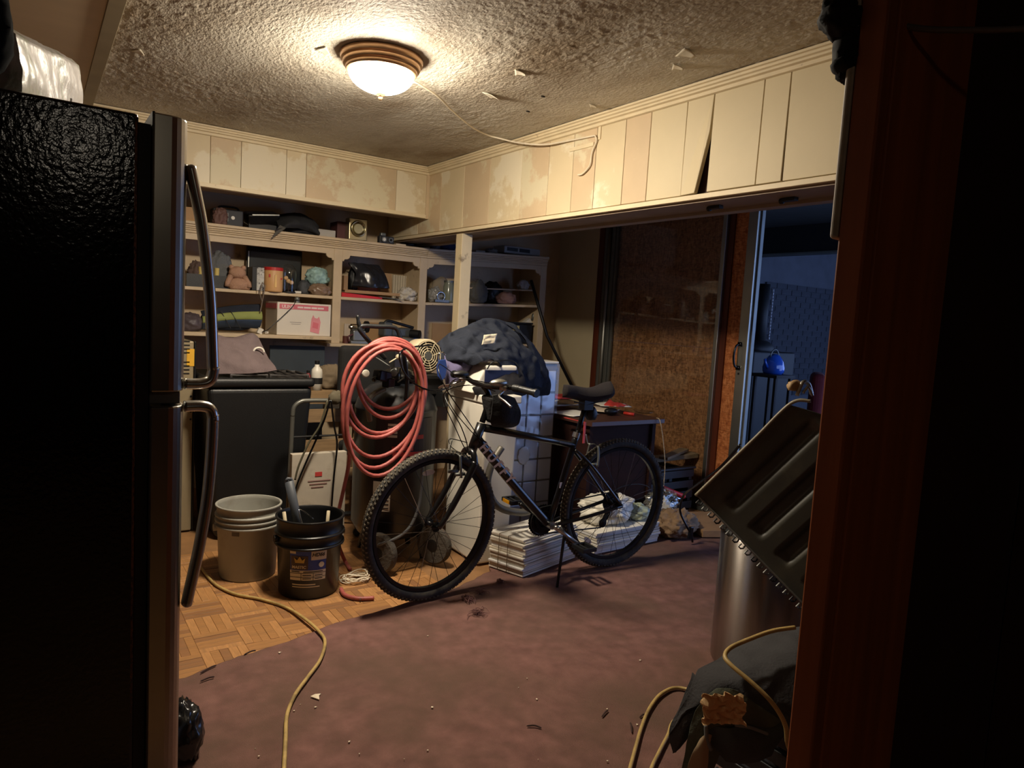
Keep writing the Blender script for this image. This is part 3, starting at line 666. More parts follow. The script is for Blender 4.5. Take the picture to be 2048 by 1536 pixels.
# cranks, chainrings, pedals, chain
def ring(c, ax_, r0, r1, th, teeth, nm, m):
    x,y,_ = frame(ax_); n = teeth*2; vs = []
    for i in range(n):
        a = 2*PI*i/n; d = x*math.cos(a)+y*math.sin(a); rr = r1 if i%2 else r1-.004
        vs += [c+d*r0-ax_*th/2, c+d*rr-ax_*th/2, c+d*rr+ax_*th/2, c+d*r0+ax_*th/2]
    return MB().add(vs, [(i*4+j, i*4+(j+1)%4, ((i+1)%n)*4+(j+1)%4, ((i+1)%n)*4+j) for i in range(n) for j in range(4)]).build(nm,m,bike)
for r,b in ((.088,-.062),(.072,-.054),(.054,-.047)): ring(K(.442,.297,b), bl2, r-.02, r, .003, 34, 'chainring','rimblack')
MB().cyl(K(.442,.297,-.068),K(.442,.297,-.060),.07,n=24).build('chain_guard','black_gloss',bike)
ca = V((0,0,0))
def crank(ang, s):
    e = K(.442,.297,.075*s); d = be_*math.cos(ang)+bu*math.sin(ang); t = e + d*.172
    cm = MB().tube([K(.442,.297,.05*s), K(.442,.297,.08*s)], .014, 12); cm.tube([e, e+d*.09, t], [.013,.0105,.0115], 8)
    c_ = cm.build('crank','silver' if s>0 else 'bikeblack',bike,smooth=True)
    p = t + bl2*.062*s; q = MB()
    for k in (-1,1): q.obox(p+d*.0+be_*.037*k, .016,.092,.022, M=Matrix((be_,bl2,bu)).transposed().to_4x4())
    for k in (-1,1): q.obox(p+bl2*.043*k, .09,.012,.022, M=Matrix((be_,bl2,bu)).transposed().to_4x4())
    q.tube([t, p+bl2*.04*s], .007, 8)
    q.build('pedal','black_plastic',bike,bevel=.002)
    if s < 0: MB().obox(p+be_*.047, .004,.06,.018, M=Matrix((be_,bl2,bu)).transposed().to_4x4()).build('pedal_reflector', mat('amber',(240,170,30),.3), bike)
crank(PI+.62, 1); crank(.62, -1)
cas = MB()
for k in range(6): cas.cyl(K(0,WR,-.030-.0045*k),K(0,WR,-.0325-.0045*k),.058-.006*k,n=24)
cas.build('cassette','rimblack',bike)
mb = MB().tube(spline([K(-.01,.345,-.05),K(-.005,.30,-.055),K(.03,.24,-.05)],5),.011,8); mb.cyl(K(.03,.24,-.044),K(.03,.24,-.05),.026,n=16); mb.cyl(K(-.005,.315,-.044),K(-.005,.315,-.05),.024,n=16); mb.build('derailleur','black',bike,smooth=True)
ch = [K(.442,.297,-.055)+ (be_*math.cos(a)+bu*math.sin(a))*.075 for a in [PI/2-.05-i*.26 for i in range(12)]]
MB().tube(ch+[K(.04,.215,-.048),K(.015,.245,-.046),K(-.02,.30,-.042),K(-.04,WR-.02,-.04),K(-.03,WR+.035,-.04),K(0,WR+.05,-.04)], .0042, 5, closed=True).build('chain','black',bike)
# kickstand: foot touches the carpet where the photo shows it
kf = P(1114,1175,z=.013); MB().tube([K(.385,.285,.03), K(.37,.25,.05), kf], [.010,.009,.007], 8).build('kickstand','black',bike,smooth=True)
# handlebar bag
rows_ = [[K(.905,1.0,.10),K(.86,1.005,.115),K(.79,.985,.11)],[K(.905,.93,.10),K(.84,.93,.125),K(.755,.92,.11)],[K(.90,.875,.085),K(.83,.87,.11),K(.745,.865,.09)],[K(.865,.845,.05),K(.80,.84,.07),K(.745,.838,.05)]]
hbg = cloth(rows_,30,.008,10,3,(0,-1,0)).build('handlebar_bag', mat('bagblack',(16,16,17),.85,var=.2,bump=.3,bscale=80), bike, smooth=True, solid=.012)
MB().hexa([K(.87,.85,-.02),K(.75,.842,-.02),K(.75,.842,.06),K(.87,.85,.05),K(.90,.985,-.03),K(.79,.98,-.03),K(.79,.98,.10),K(.90,.985,.09)]).build('bag_body','bagblack',hbg,bevel=.02,seg=3)
# lettering on the down tube, read from the camera side
a0, a1 = K(.868,.724), K(.56,.41); ux = (a1-a0).normalized(); cv = (C0-(a0+a1)/2); cv = (cv-ux*cv.dot(ux)).normalized(); uy = cv.cross(ux).normalized()
text('HUFFY', .066, mat('decal',(240,238,230),.5), dt, a0+cv*.0245-uy*.0215-ux*.035, ux, uy, 'lettering', bold=.0025, space=1.55)
a0 = K(.44,.737); a1 = K(.34,.716); ux = (a1-a0).normalized(); cv = (C0-a0); cv = (cv-ux*cv.dot(ux)).normalized(); uy = cv.cross(ux).normalized()
MB().obox((a0+a1)/2+cv*.0172, .075,.001,.008, M=Matrix((ux,cv,uy)).transposed().to_4x4()).build('decal_strip', mat('decal2',(110,108,104),.4), bike)
MB().obox(K(.385,.50)+(C0-K(.385,.50)).normalized()*.0165, .016,.002,.03, M=Matrix((be_,bl2,bu)).transposed().to_4x4()).build('frame_sticker','decal',bike)
# ------------------------------------------------------------------ air compressor, hose and things around it
mat('tankblack',(24,26,30),.32,var=.1); mat('hose_red',(164,84,77),.5,var=.1,scale=10,dirt=(120,60,50),dscale=9,dth=(.5,.75)); mat('beige',(190,176,146),.55,var=.1,dirt=(120,100,74),dscale=8,dth=(.55,.75))
mat('label_white',(196,188,172),.6,var=.08); mat('label_red',(170,52,48),.6); mat('brass',(190,160,90),.35,.9)
cx, cy, cr2 = 1.67, 3.56, .225
ac = T('air_compressor','black upright air compressor with tube handle and beige motor','compressor',(cx,cy,0))
tk = MB().lathe((cx,cy,0), [(.001,.10),(.12,.11),(.19,.14),(cr2,.20),(cr2,.82),(cr2+.003,.825),(cr2+.003,.835),(cr2,.84),(.205,.90),(.15,.95),(.08,.975),(.001,.985)], 40).build('tank','tankblack',ac,smooth=True)
def on_tank(a, z0, z1, wd, m, nm, off=.002):
    return MB().grid(lambda u,v: V((cx+(cr2+off)*math.cos(a+(u-.5)*wd), cy+(cr2+off)*math.sin(a+(u-.5)*wd), z0+(z1-z0)*v)), 14, 2).build(nm, m, tk, solid=.0015)
A0 = -PI/2-.15
on_tank(A0-.0, .56, .80, 1.5, mat('label_dark',(40,30,30),.5), 'label_panel')
for z,wd,a in ((.60,.9,.12),(.63,.5,-.1),(.69,.35,.25)): on_tank(A0+a, z, z+.022, wd, 'label_red', 'label_stripe', .004)
for k in range(4): on_tank(A0-.35, .70+k*.02, .713+k*.02, .22, 'label_white', 'label_line', .004)
on_tank(A0-.55, .30, .46, .42, 'label_white', 'warning_label')
for k in range(6): on_tank(A0-.50, .315+k*.021, .321+k*.021, .25, 'label_dark', 'label_line', .004)
for a in (.6,2.2,3.9,5.4): MB().tube([(cx+.17*math.cos(a),cy+.17*math.sin(a),.14),(cx+.20*math.cos(a),cy+.20*math.sin(a),.0)], .016, 8).build('foot','tankblack',ac)
for s in (-1,1):
    wc = V((1.60+.22*s*0+(.0 if s<0 else .0), 3.30, .105)) + V((s*.16+.05,0,0))
    wp = MB().lathe(wc, [(.03,-.022),(.095,-.022),(.105,-.012),(.105,.012),(.095,.022),(.03,.022),(.03,-.022)], 32, axis=(.88,.47,0)).build('wheel', mat('wheelrub',(70,64,56),.9,var=.2,bump=.6,bscale=60), ac, smooth=False)
    MB().lathe(wc, [(.001,-.02),(.03,-.024),(.06,-.012),(.06,.012),(.03,.024),(.001,.02)], 24, axis=(.88,.47,0)).build('wheel_hub','black',wp,smooth=True)
hy = 3.33
def hp(a,b,y=None): return P(a,b,y=y or hy)
MB().tube(spline([hp(770,716,3.45),hp(745,690,3.36),hp(724,666),hp(719,656),hp(727,652),hp(755,653),hp(783,654),hp(795,660),hp(801,680),hp(808,715),hp(814,760),hp(812,800,3.36)],6), .0115, 10).build('handle_tube','black_plastic',ac,smooth=True)
MB().tube(spline([hp(722,662),hp(717,645),hp(715,630)],5), [.011]*6+[.009]*4+[.004], 8).build('handle_prong','black_plastic',ac,smooth=True)
# pump, regulator, gauges
mb = MB().blob((cx,cy,1.0),(.10,.10,.055),.15,2,3,24,16); mb.cyl((cx-.05,cy-.08,.97),(cx-.05,cy-.08,1.06),.03); mb.build('pump_head','black_gloss',ac,smooth=True)
c = hp(765,752,3.36); rg = MB().obox(c,.085,.06,.055,rz=.3,ry=.2); rg.obox(c+V((.035,0,-.035)),.05,.05,.05,rz=.3); rg.cyl(c+V((-.06,-.02,-.02)),c+V((-.02,0,0)),.012); rg.build('regulator','black_gloss',ac,bevel=.006)
for a,b in ((732,747),(788,745)):
    c = hp(a,b,3.345); g = MB().lathe(c,[(.001,-.012),(.019,-.012),(.02,0),(.017,.003),(.001,.003)],20,axis=(0,-1,.2)).build('gauge','label_white' if a<760 else 'alu_dull',ac,smooth=False)
c = hp(797,714,3.37); MB().sphere(c,.016,12,8).cyl(c,c+V((-.05,.0,-.03)),.004,n=6).build('valve_knob','beige',ac,smooth=True)
MB().tube(spline([hp(780,733,3.36),hp(740,712,3.40),hp(725,745,3.38)],5),.004,6).tube(spline([hp(815,720,3.34),hp(812,750,3.34),hp(795,765,3.36)],5),.004,6).build('air_line','alu_dull',ac,smooth=True)
MB().tube(spline([hp(740,842,3.34),hp(736,810,3.33),hp(745,790,3.34),hp(768,778,3.40)],6),.014,10).build('intake_pipe', mat('pipe_grey',(96,90,76),.5), ac, smooth=True)
# motor with round fan guard
mc = P(856,712,y=3.66); ax = V((.10,-1,.06)).normalized(); x_,y_,_z = frame(ax)
mo = MB().lathe(mc-ax*.13, [(.001,0),(.085,0),(.10,.02),(.10,.12),(.092,.13),(.088,.128)],36,axis=tuple(ax)).build('motor','beige',ac,smooth=True)
MB().lathe(mc-ax*.016,[(.001,0),(.088,0)],32,axis=tuple(ax)).build('fan_back','black',mo)
for r in (.03,.044,.058,.072,.086): MB().tube([mc+(x_*math.cos(a)+y_*math.sin(a))*r+ax*(.004) for a in [i*PI/14 for i in range(28)]], .0028, 6, closed=True).build('guard_ring','beige',mo,smooth=True)
for i in range(8):
    a = i*PI/4; MB().tube([mc+ax*.003+(x_*math.cos(a)+y_*math.sin(a))*.02, mc+ax*.003+(x_*math.cos(a+.25)+y_*math.sin(a+.25))*.09], .003, 5).build('guard_spoke','beige',mo)
MB().lathe(mc,[(.001,.006),(.024,.006),(.026,-.002)],20,axis=tuple(ax)).build('guard_hub','alu_dull',mo)
b0 = mc - V((0,0,.105)); MB().obox(b0+V((-.01,0,-.01)),.18,.20,.02).obox(b0+V((-.01,0,-.06)),.15,.16,.10).build('motor_plate','black',ac,bevel=.003)
MB().obox(b0+V((.0,.02,-.14)),.05,.3,.08,rz=.5).build('motor_bracket','black',ac)
# hose coil
hs = T('air_hose','coiled red rubber air hose hung on the compressor handle','hose',P(765,800,y=3.25)-V((0,0,.4)))
tops = [(790,677),(782,680),(797,683),(776,688),(802,690),(786,693),(792,699)]
bots = [(768,817),(772,836),(742,864),(741,874),(735,912),(738,935),(746,951)]
wid = [64,62,72,74,78,76,74]; pth = []; 
for i,(t_,b_,w_) in enumerate(zip(tops,bots,wid)):
    cxp, cyp = (t_[0]+b_[0])/2, (t_[1]+b_[1])/2; dx, dy = (b_[0]-t_[0])/2, (b_[1]-t_[1])/2; L = math.hypot(dx,dy); nx, ny = dy/L*w_, -dx/L*w_
    y = 3.285-.016*i; lp = []
    for k in range(40):
        a = 2*PI*k/40
        lp.append(P(cxp-dx*math.cos(a)-nx*math.sin(a)*(1+.05*math.cos(a)), cyp-dy*math.cos(a)-ny*math.sin(a), y=y-.004*k/40-.03*max(0,-math.cos(a))*0))
    MB().tube(lp, .0098, 10, closed=True).build('hose_loop','hose_red',hs,smooth=True)
mb = MB().tube(spline([hp(700,880,3.3),hp(697,930,3.38),hp(688,975,3.42),hp(680,1010,3.44),hp(674,1040,3.44),P(676,1085,y=3.42),P(690,1122,z=.012),P(700,1138,z=.012)],8),.0098,10); mb.build('hose_tail','hose_red',hs,smooth=True)
MB().tube(spline([P(682,1178,z=.011),P(690,1190,z=.011),P(715,1197,z=.011),P(748,1196,z=.011)],6),.0098,10).build('hose_tail','hose_red',hs,smooth=True)
c0,c1 = hp(836,738,3.2),hp(841,775,3.2); MB().cyl(c0,c1,.013,n=12).cyl(c1,c1+(c1-c0)*.3,.009,n=12).build('hose_fitting','brass',hs)
# power cables of the compressor
(MB().tube(spline([P(865,690,y=3.5),P(805,700,y=3.18),P(804,735,y=3.18),P(826,765,y=3.18),P(862,781,y=3.18),P(895,776,y=3.2),P(920,760,y=3.3)],8),.0045,8).build('power_cord','black_gloss',ac,smooth=True))
(MB().tube(spline([P(846,905,y=3.27),P(843,960,y=3.25),P(838,1010,y=3.24),P(822,1050,y=3.24),P(800,1072,y=3.24),P(770,1085,y=3.25),P(755,1090,y=3.3)],8),.0085,8).build('drain_hose', mat('greycord',(84,84,84),.6), ac, smooth=True))
# wire bundle on the floor
mb = MB(); r = random.Random(4); c = P(712,1158,z=.012)
for k in range(11):
    a0 = r.uniform(0,6); rx, ry = r.uniform(.05,.085), r.uniform(.03,.055); o = V((r.uniform(-.015,.015),r.uniform(-.015,.015),r.uniform(0,.03)))
    mb.tube([c+o+V((rx*math.cos(a0+i*.33),ry*math.sin(a0+i*.33),.008*math.sin(i*.7+k))) for i in range(19)], .0022, 5, closed=True)
mb.tube(spline([c+V((-.09,.02,.002)),c+V((-.04,.0,.01)),c],4),.0025,5)
tag(mb.build('wire_bundle','wire_white',smooth=True),'tangled bundle of cream wire on the floor beside the black bucket','wire')

# ------------------------------------------------------------------ buckets
def bucket(x, y, r, h, m, name, label, rings, bail):
    t = T(name, label, 'bucket', (x,y,0)); rb = r*.87
    pr = [(.001,.0),(rb-.004,.0),(rb,.006),(rb+(r-rb)*.62,h*.70)]
    for k,z in enumerate(rings): pr += [(r*.965,h*z-.010),(r*1.03,h*z-.006),(r*1.03,h*z+.003),(r*.965,h*z+.006)]
    pr += [(r*.975,h-.012),(r*1.02,h-.008),(r*1.02,h),(r*.955,h),(r*.95,h-.02),(rb-.012,.012),(.001,.012)]
    b = MB().lathe((x,y,0), pr, 48).build('body', m, t, smooth=True, bevel=.0006, seg=1)
    for s in (-1,1): MB().cyl((x+s*r*.98,y,h*bail),(x+s*r*1.08,y,h*bail),.017,n=14).build('bail_ear', m, t)
    hb = [V((x+math.cos(a)*r*1.06, y+.02-abs(math.sin(a))*r*1.02, h*bail-.005-math.sin(a)*r*.55)) for a in [PI*i/16 for i in range(17)]]
    return t, b
g1 = P(490,1165,z=0); gx, gy = g1.x+.03, g1.y+.135
t, b = bucket(.895,3.575,.155,.365,mat('bucket_grey',(150,148,138),.5,var=.06,dirt=(120,112,98),dscale=6,dth=(.5,.8)),'plastic_bucket','empty grey plastic bucket standing beside the black bucket',(.73,.80,.87),.7)
MB().grid(lambda u,v: V((.895+.148*math.cos(-2.35+.25*u),3.575+.148*math.sin(-2.35+.25*u),.235+.04*v)),6,1).build('faded_label', mat('fadelab',(104,98,88),.7), b, solid=.001)
bx_, by_ = 1.098, 3.245
t, b = bucket(bx_,by_,.158,.372,mat('bucket_black',(16,16,17),.38,var=.08),'plastic_bucket','black plastic bucket with blue and white printed label holding tools','' or (.66,.80),.73)
def onb(u0,u1,z0,z1,m,nm='label_field',off=.002):
    a0,a1 = math.radians(u0),math.radians(u1)
    return MB().grid(lambda u,v: V((bx_+(.1375+(z0+(z1-z0)*v)*.0665*.62/.70*.85+off)*math.cos(a0+(a1-a0)*u), by_+(.1375+(z0+(z1-z0)*v)*.0665*.62/.70*.85+off)*math.sin(a0+(a1-a0)*u), z0+(z1-z0)*v)),16,2).build(nm,m,b)
mat('lab_blue',(46,70,150),.45); mat('lab_paper',(206,194,166),.6); mat('lab_gold',(196,160,70),.5); mat('lab_brown',(72,54,48),.5); mat('ink',(20,18,18),.6)
onb(-142,-78,.098,.250,'lab_blue','label_field',.0040)
onb(-105,-78,.195,.248,'lab_paper','label_field',.0055); onb(-142,-131,.225,.249,'lab_paper','label_field',.0055)
onb(-140,-110,.150,.215,'lab_brown','label_field',.0055)
onb(-142,-78,.098,.146,'lab_paper','label_field',.0055)
for z in (.112,.131): onb(-142,-78,z,z+.0022,'ink','label_rule',.0070)
for a in (-122,-101): onb(a,a+.9,.098,.132,'ink','label_rule',.0070)
onb(-138,-96,.074,.079,'lab_paper','label_line',.0045); onb(-138,-88,.063,.067,'lab_paper','label_line',.0045)
for u0,u1,z in ((-118,-84,.137),(-139,-124,.138),(-119,-104,.120),(-98,-84,.120),(-119,-104,.104),(-98,-84,.104)): onb(u0,u1,z,z+.004,'ink','label_line',.0070)
def bpt(a,z,off): a=math.radians(a); rr=.1375+z*.0538+off; return V((bx_+rr*math.cos(a),by_+rr*math.sin(a),z))
def btext(s, size, a, z, m, sh=0):
    o = text(s,size,m,b,(0,0,0),(1,0,0),(0,0,1),'lettering',bold=.0006,shear=sh); og = V(b['_o'])
    for v in o.data.vertices:          # wrap the print round the bucket
        q = v.co+og; v.co = bpt(a+math.degrees(q.x/.153), z+q.z, .0068)-og
    return o
btext('HD66',.0235,-104,.213,'ink',.25); btext('MASTIC',.019,-138,.156,'lab_paper',.1)
cr0 = MB(); pp = bpt(-124,.196,.008); an = math.radians(-124); ux = V((-math.sin(an),math.cos(an),0))
cr0.prism([pp+ux*a+V((0,0,c_)) for a,c_ in ((-.02,-.012),(.02,-.012),(.026,.012),(.012,.0),(.0,.018),(-.012,.0),(-.026,.012))], V((math.cos(an),math.sin(an),0))*.0012); cr0.build('crown_emblem','lab_gold',b)
pp = bpt(-87,.172,.006); an = math.radians(-87); MB().lathe(pp,[(.001,.001),(.013,.001),(.013,0)],18,axis=(math.cos(an),math.sin(an),0)).build('seal','lab_paper',b)
hb = [V((bx_+.03+math.cos(a)*.165, by_-.02-.02*math.sin(a), .268-math.sin(a)*.0-(a/PI)*.0)) for a in [0]]
MB().tube(spline([V((bx_+.172,by_,.285)),V((bx_+.178,by_+.03,.25)),V((bx_+.17,by_+.06,.22))],5),.003,6).build('bail_wire','alu_dull',t,smooth=True)
MB().cyl((bx_,by_,.20),(bx_,by_,.215),.135,n=28).build('rubble_fill','black',t)
# tools standing in the black bucket
def tool(p0,p1,r,m,name,label,extra=None):
    mb = MB().tube([p0,p1],r,10)
    if extra: extra(mb)
    tag(mb.build(name,m,smooth=True),label,'tool')
tp = P(578,962,y=3.27)
def ex1(mb):
    mb.tube([tp+V((-.016,0,0)),tp+V((-.006,0,.012)),tp+V((.008,0,.01)),tp+V((.014,0,-.004))],.008,8)
tool(V((bx_-.03,by_+.02,.22)),tp,.021,mat('handle_grey',(72,76,82),.5),'hammer','grey rubber gripped tool leaning out of the black bucket',ex1)
tool(V((bx_+.09,by_+.03,.217)),P(657,1022,y=3.26),.008,'beige','screwdriver','small tool with pale handle inside the black bucket')
tool(V((bx_-.10,by_+.0,.217)),P(568,1024,y=3.25),.008,'beige','brush_handle','pale knobbed handle inside the black bucket')
mb = MB().lathe((bx_+.05,by_-.02,.232),[(.014,0),(.026,.004),(.026,.012),(.014,.014)],20); tag(mb.build('pipe_nut','chrome',smooth=True),'chrome ring fitting lying in the black bucket','fitting')
tool(V((bx_-.02,by_-.05,.217)),V((bx_-.005,by_-.06,.30)),.005,'chrome','chisel','thin bright rod standing in the black bucket')
tag(MB().tube(spline([V((bx_-.05,by_-.1,.30)),P(598,1020,y=3.2),V((bx_+.0,by_-.05,.36))],6),.0028,6).build('wire_hook','chrome',smooth=True),'bright bent wire over the rim of the black bucket','wire')

# ------------------------------------------------------------------ behind: black bin with grates, hand cart, white carton, chair
bn = T('storage_bin','large black plastic bin with rounded lid below the grey sweater','bin',(1.1,4.4,0))
z1 = P(560,775,y=4.15).z
def taper(x0,x1,y0,y1,z0,z1,k): return MB().hexa([(x0+k,y0+k*.4,z0),(x1-k,y0+k*.4,z0),(x1-k,y1,z0),(x0+k,y1,z0),(x0,y0,z1),(x1,y0,z1),(x1,y1,z1),(x0,y1,z1)])
taper(.80,1.395,4.15,4.72,0,z1,.06).build('body','black_plastic',bn,bevel=.03,seg=4)
MB().box((.79,4.135,z1+.001),(1.405,4.73,z1+.055)).build('lid','black_plastic',bn,bevel=.022,seg=4)
lz = z1+.057
for i,(x,w_) in enumerate(((.93,.20),(1.15,.22))):
    g = MB(); g.tube([(x,4.18,lz+.012),(x+w_,4.18,lz+.012),(x+w_,4.42,lz+.012),(x,4.42,lz+.012)],.008,6,closed=True)
    for k in range(1,4): g.tube([(x+w_*k/4,4.18,lz+.012),(x+w_*k/4,4.42,lz+.02)],.006,6)
    for a,b_ in ((x,4.18),(x+w_,4.18),(x,4.42),(x+w_,4.42)): g.cyl((a,b_,lz-.001),(a,b_,lz+.012),.008,n=8)
    tag(g.build('grill_grate', mat('castiron',(64,60,58),.6,.4,var=.2)),['dark iron grate on the bin lid beneath the grey sweater','second dark iron grate on the bin lid at its corner'][i],'grate')
# grey sweater on the bin
mat('sweater',(112,98,98),.95,var=.08,scale=14,bump=.3,bscale=150,spec=.1)
yb = 4.35
rows = [[P(a,b,y=y) for a,b,y in r] for r in ( ((425,748,4.20),(480,748,4.18),(520,746,4.18),(553,741,4.22)), ((425,715,4.26),(470,718,4.22),(515,722,4.22),(545,728,4.26)), ((425,685,4.34),(465,690,4.30),(505,700,4.30),(530,706,4.33)), ((425,668,4.42),(462,676,4.40),(500,668,4.40),(512,672,4.42)), ((425,690,4.62),(460,690,4.62),(495,690,4.62),(512,700,4.62)) )]
sw = cloth(rows, 48, .016, 9, 3).build('sweater','sweater',smooth=True,solid=.006); tag(sw,'rumpled mauve grey sweater heaped on the black bin','sweater')
c = P(517,702,y=4.29); MB().tube([c+V((.03*math.cos(a),-.005,.026*math.sin(a)-.006)) for a in [PI*i/12-.1 for i in range(13)]],.006,8).build('white_trim','white_plastic',sw,smooth=True)
# beige machine cabinet behind the handle
mx = T('heater_cabinet','beige metal heater cabinet with vent slots and yellow sticker','heater',(.80,4.55,0))
xa, xb = P(372,700,y=4.4).x-.05, P(397,700,y=4.4).x-.025
box((xa-.1,4.4,0),(xb,4.8,1.12)).build('body', mat('beigemetal',(150,136,108),.5,.2,var=.08), mx, bevel=.006)
box((xb+.004,4.405,0),(.785,4.8,1.12)).build('black_side','black',mx,bevel=.004)
for z0 in (.93,1.05):
    for k in range(4): box((xa+.03,4.397,z0+k*.022),(xb-.022,4.3995,z0+k*.022+.007)).build('vent_slot','black',mx)
c = P(381,715,y=4.4); box((c.x-.02,4.397,c.z-.05),(c.x+.02,4.3995,c.z+.05)).build('sticker', mat('yellowstk',(222,170,50),.5), mx)
for k in range(4): MB().cyl((xb-.012,4.397,.80-k*.045),(xb-.012,4.3995,.80-k*.045),.006,n=8).build('rail_hole','black',mx)
# hand cart (grey tube) and hanging cords
ht = T('hand_cart','grey tubular hand cart frame behind the buckets','cart',(1.4,4.0,0))
MB().tube(spline([P(585,832,y=3.9),P(588,815,y=3.9),P(600,804,y=3.9),P(620,801,y=3.9),P(690,801,y=3.9)],6)+[P(695,801,y=3.9)],.0125,10).build('push_bar', mat('tubegrey',(104,104,98),.4,.5,var=.1), ht, smooth=True)
c = P(695,801,y=3.9); q = P(585,832,y=3.9)
MB().tube([c,V((c.x,3.95,.0))],.0125,10).build('side_tube','tubegrey',ht); MB().tube([q,V((q.x+.0,3.95,.0))],.0125,10).build('side_tube','tubegrey',ht)
for z in (.62,.35): MB().tube([V((q.x,3.93,z)),V((c.x,3.93,z))],.006,8).build('cross_bar','black',ht)
for i,(pp_,m_,lb) in enumerate((((( 660,800),(650,835),(632,880),(612,925),(594,970),(585,1010)),'black_gloss','black cord hanging steeply from the hand cart bar'),(((662,800),(668,850),(674,890),(668,950),(664,1000),(662,1040)),'black_gloss','black cord hanging straight from the hand cart bar'),(((655,800),(640,850),(618,885),(598,930),(590,960)),mat('olivecord',(70,66,48),.6),'olive cord bundled over the hand cart bar'))):
    tag(MB().tube(spline([P(a,b,y=3.76-.02*i) for a,b in pp_],6),.0055,7).build('extension_lead',m_,smooth=True),lb,'cord')
tag(MB().blob(P(672,795,y=3.88),(.045,.03,.04),.3,3,2,24,16,flat=-1).build('dirty_rag', mat('ragolive',(92,84,66),.9,var=.2), smooth=True),'crumpled olive rag thrown over the hand cart bar','rag')
ct = T('carton','dusty white carton with red print leaning behind the buckets','carton',P(640,1002,y=3.78))
zb = .0; xa, xb = P(583,960,y=3.8).x, P(692,960,y=3.8).x; zt = P(640,906,y=3.8).z
box((xa,3.8,.0),(xb,3.845,zt)).build('body', mat('cartonwhite',(176,166,150),.7,var=.1,dirt=(140,128,110),dscale=6,dth=(.5,.75)), ct, bevel=.003)
c = P(637,948,y=3.8); box((c.x-.02,3.797,c.z-.012),(c.x+.02,3.7995,c.z+.012)).build('red_print','label_red',ct)
for k in range(3): box((c.x-.06+k*.01,3.797,c.z-.04-k*.018),(c.x+.07-k*.02,3.7995,c.z-.034-k*.018)).build('print_line', mat('printgrey',(140,110,104),.7), ct)
oc = T('office_chair','black padded office chair behind the compressor','chair',(1.8,4.5,0))
ca, cb = P(683,690,y=4.2), P(760,690,y=4.2)
MB().box((ca.x,4.20,.76),(cb.x+.12,4.28,1.13)).build('backrest', mat('chairfab',(24,23,22),.9,var=.15,bump=.3,bscale=200), oc, bevel=.035, seg=4)
MB().box((ca.x,3.86,.46),(cb.x+.12,4.22,.54)).build('seat','chairfab',oc,bevel=.03,seg=4)
MB().cyl((1.82,4.06,.06),(1.82,4.06,.46),.03).build('column','black',oc)
for k in range(5):
    a = k*2*PI/5; MB().tube([(1.82,4.06,.09),(1.82+.26*math.cos(a),4.06+.26*math.sin(a),.055)],.016,8).sphere((1.82+.26*math.cos(a),4.06+.26*math.sin(a),.025),.025,10,6).build('base_arm','black',oc)
MB().box((1.79,4.285,.50),(1.85,4.30,.80)).build('back_bracket','black',oc)
# low shelf clutter behind the bin
def bottle(px,py,y,r,h,m,cap,label,zb):
    c = P(px,py,y=y); t = T('bottle',label,'bottle',(c.x,y,zb))
    MB().lathe((c.x,y,zb),[(.001,0),(r,0),(r,h*.62),(r*.9,h*.72),(r*.4,h*.82),(r*.4,h*.88),(.001,h*.88)],20).build('body',m,t,smooth=True)
    MB().cyl((c.x,y,zb+h*.88),(c.x,y,zb+h),r*.42,n=14).build('cap',cap,t)
    MB().lathe((c.x,y,zb),[(r*1.015,h*.25),(r*1.015,h*.45)],20).build('label_band','ink',t)
ww = T('wood_crate','open wooden slat crate of rags behind the black bin','crate',(1.62,4.55,0))
for z in (.22,.42,.62,.74): box((1.42,4.40,z),(1.80,4.42,z+.085)).build('slat', mat('cratewood',(140,112,78),.8,var=.2,stretch=(1,8,8)), ww, bevel=.002)
for x in (1.42,1.77): box((x,4.421,.0),(x+.03,4.45,.83)).build('corner_post','cratewood',ww)
for x in (1.42,1.77): box((x,4.67,.0),(x+.03,4.70,.83)).build('corner_post','cratewood',ww)
box((1.42,4.42,.79),(1.80,4.70,.815)).build('top_board','cratewood',ww)
bottle(633,770,4.46,.036,.20,'white_plastic','black','white squeeze bottle with dark cap on the slat crate',.815)
bottle(616,760,4.52,.026,.13,mat('redbottle',(120,46,48),.5),'black','small dull red bottle on the slat crate',.815)
tag(MB().blob((1.66,4.60,.885),(.10,.08,.09),.35,2.4,6).build('rag_heap', mat('ragtan',(120,104,82),.9,var=.2), smooth=True),'heap of tan rags behind the white squeeze bottle','rags')
# ------------------------------------------------------------------ white bin, cooler, plastic-wrapped panel, jackets
mat('navy',(46,50,60),.95,var=.12,scale=12,bump=.3,bscale=160,spec=.15); mat('slate',(52,54,62),.95,var=.12,scale=12,bump=.3,bscale=160,spec=.15); mat('lavender',(104,98,128),.95,var=.08,bump=.3,bscale=160,spec=.1)
A = V((2.005,3.16,0)); B = V((2.01,3.58,0)); side = V((.22,.0,0))
wb_ = T('waste_bin','tall white plastic waste bin with rimmed top beside the compressor','bin',(2.05,3.34,0))
zt = P(950,800,y=3.2).z-.02
def quadbox(A,B,s,z0,z1,k=0):
    c = (A+B+A+s+B+s)/4
    ps = [A,A+s,B+s,B]; lo = [c+(p-c)*(1-k) for p in ps]
    return MB().hexa([(p.x,p.y,z0) for p in lo]+[(p.x,p.y,z1) for p in ps])
A2,B2 = A+V((-.02,-.02,0)),B+V((-.02,.0,0))
quadbox(A,B,side,.0,zt,.10).build('body','white_plastic',wb_,bevel=.012,seg=3)
cq = (A+B+A+side+B+side)/4
quadbox(cq+(A-cq)*1.06,cq+(B-cq)*1.06,side*1.06,zt+.001,zt+.045).build('rim','white_plastic',wb_,bevel=.008,seg=3)
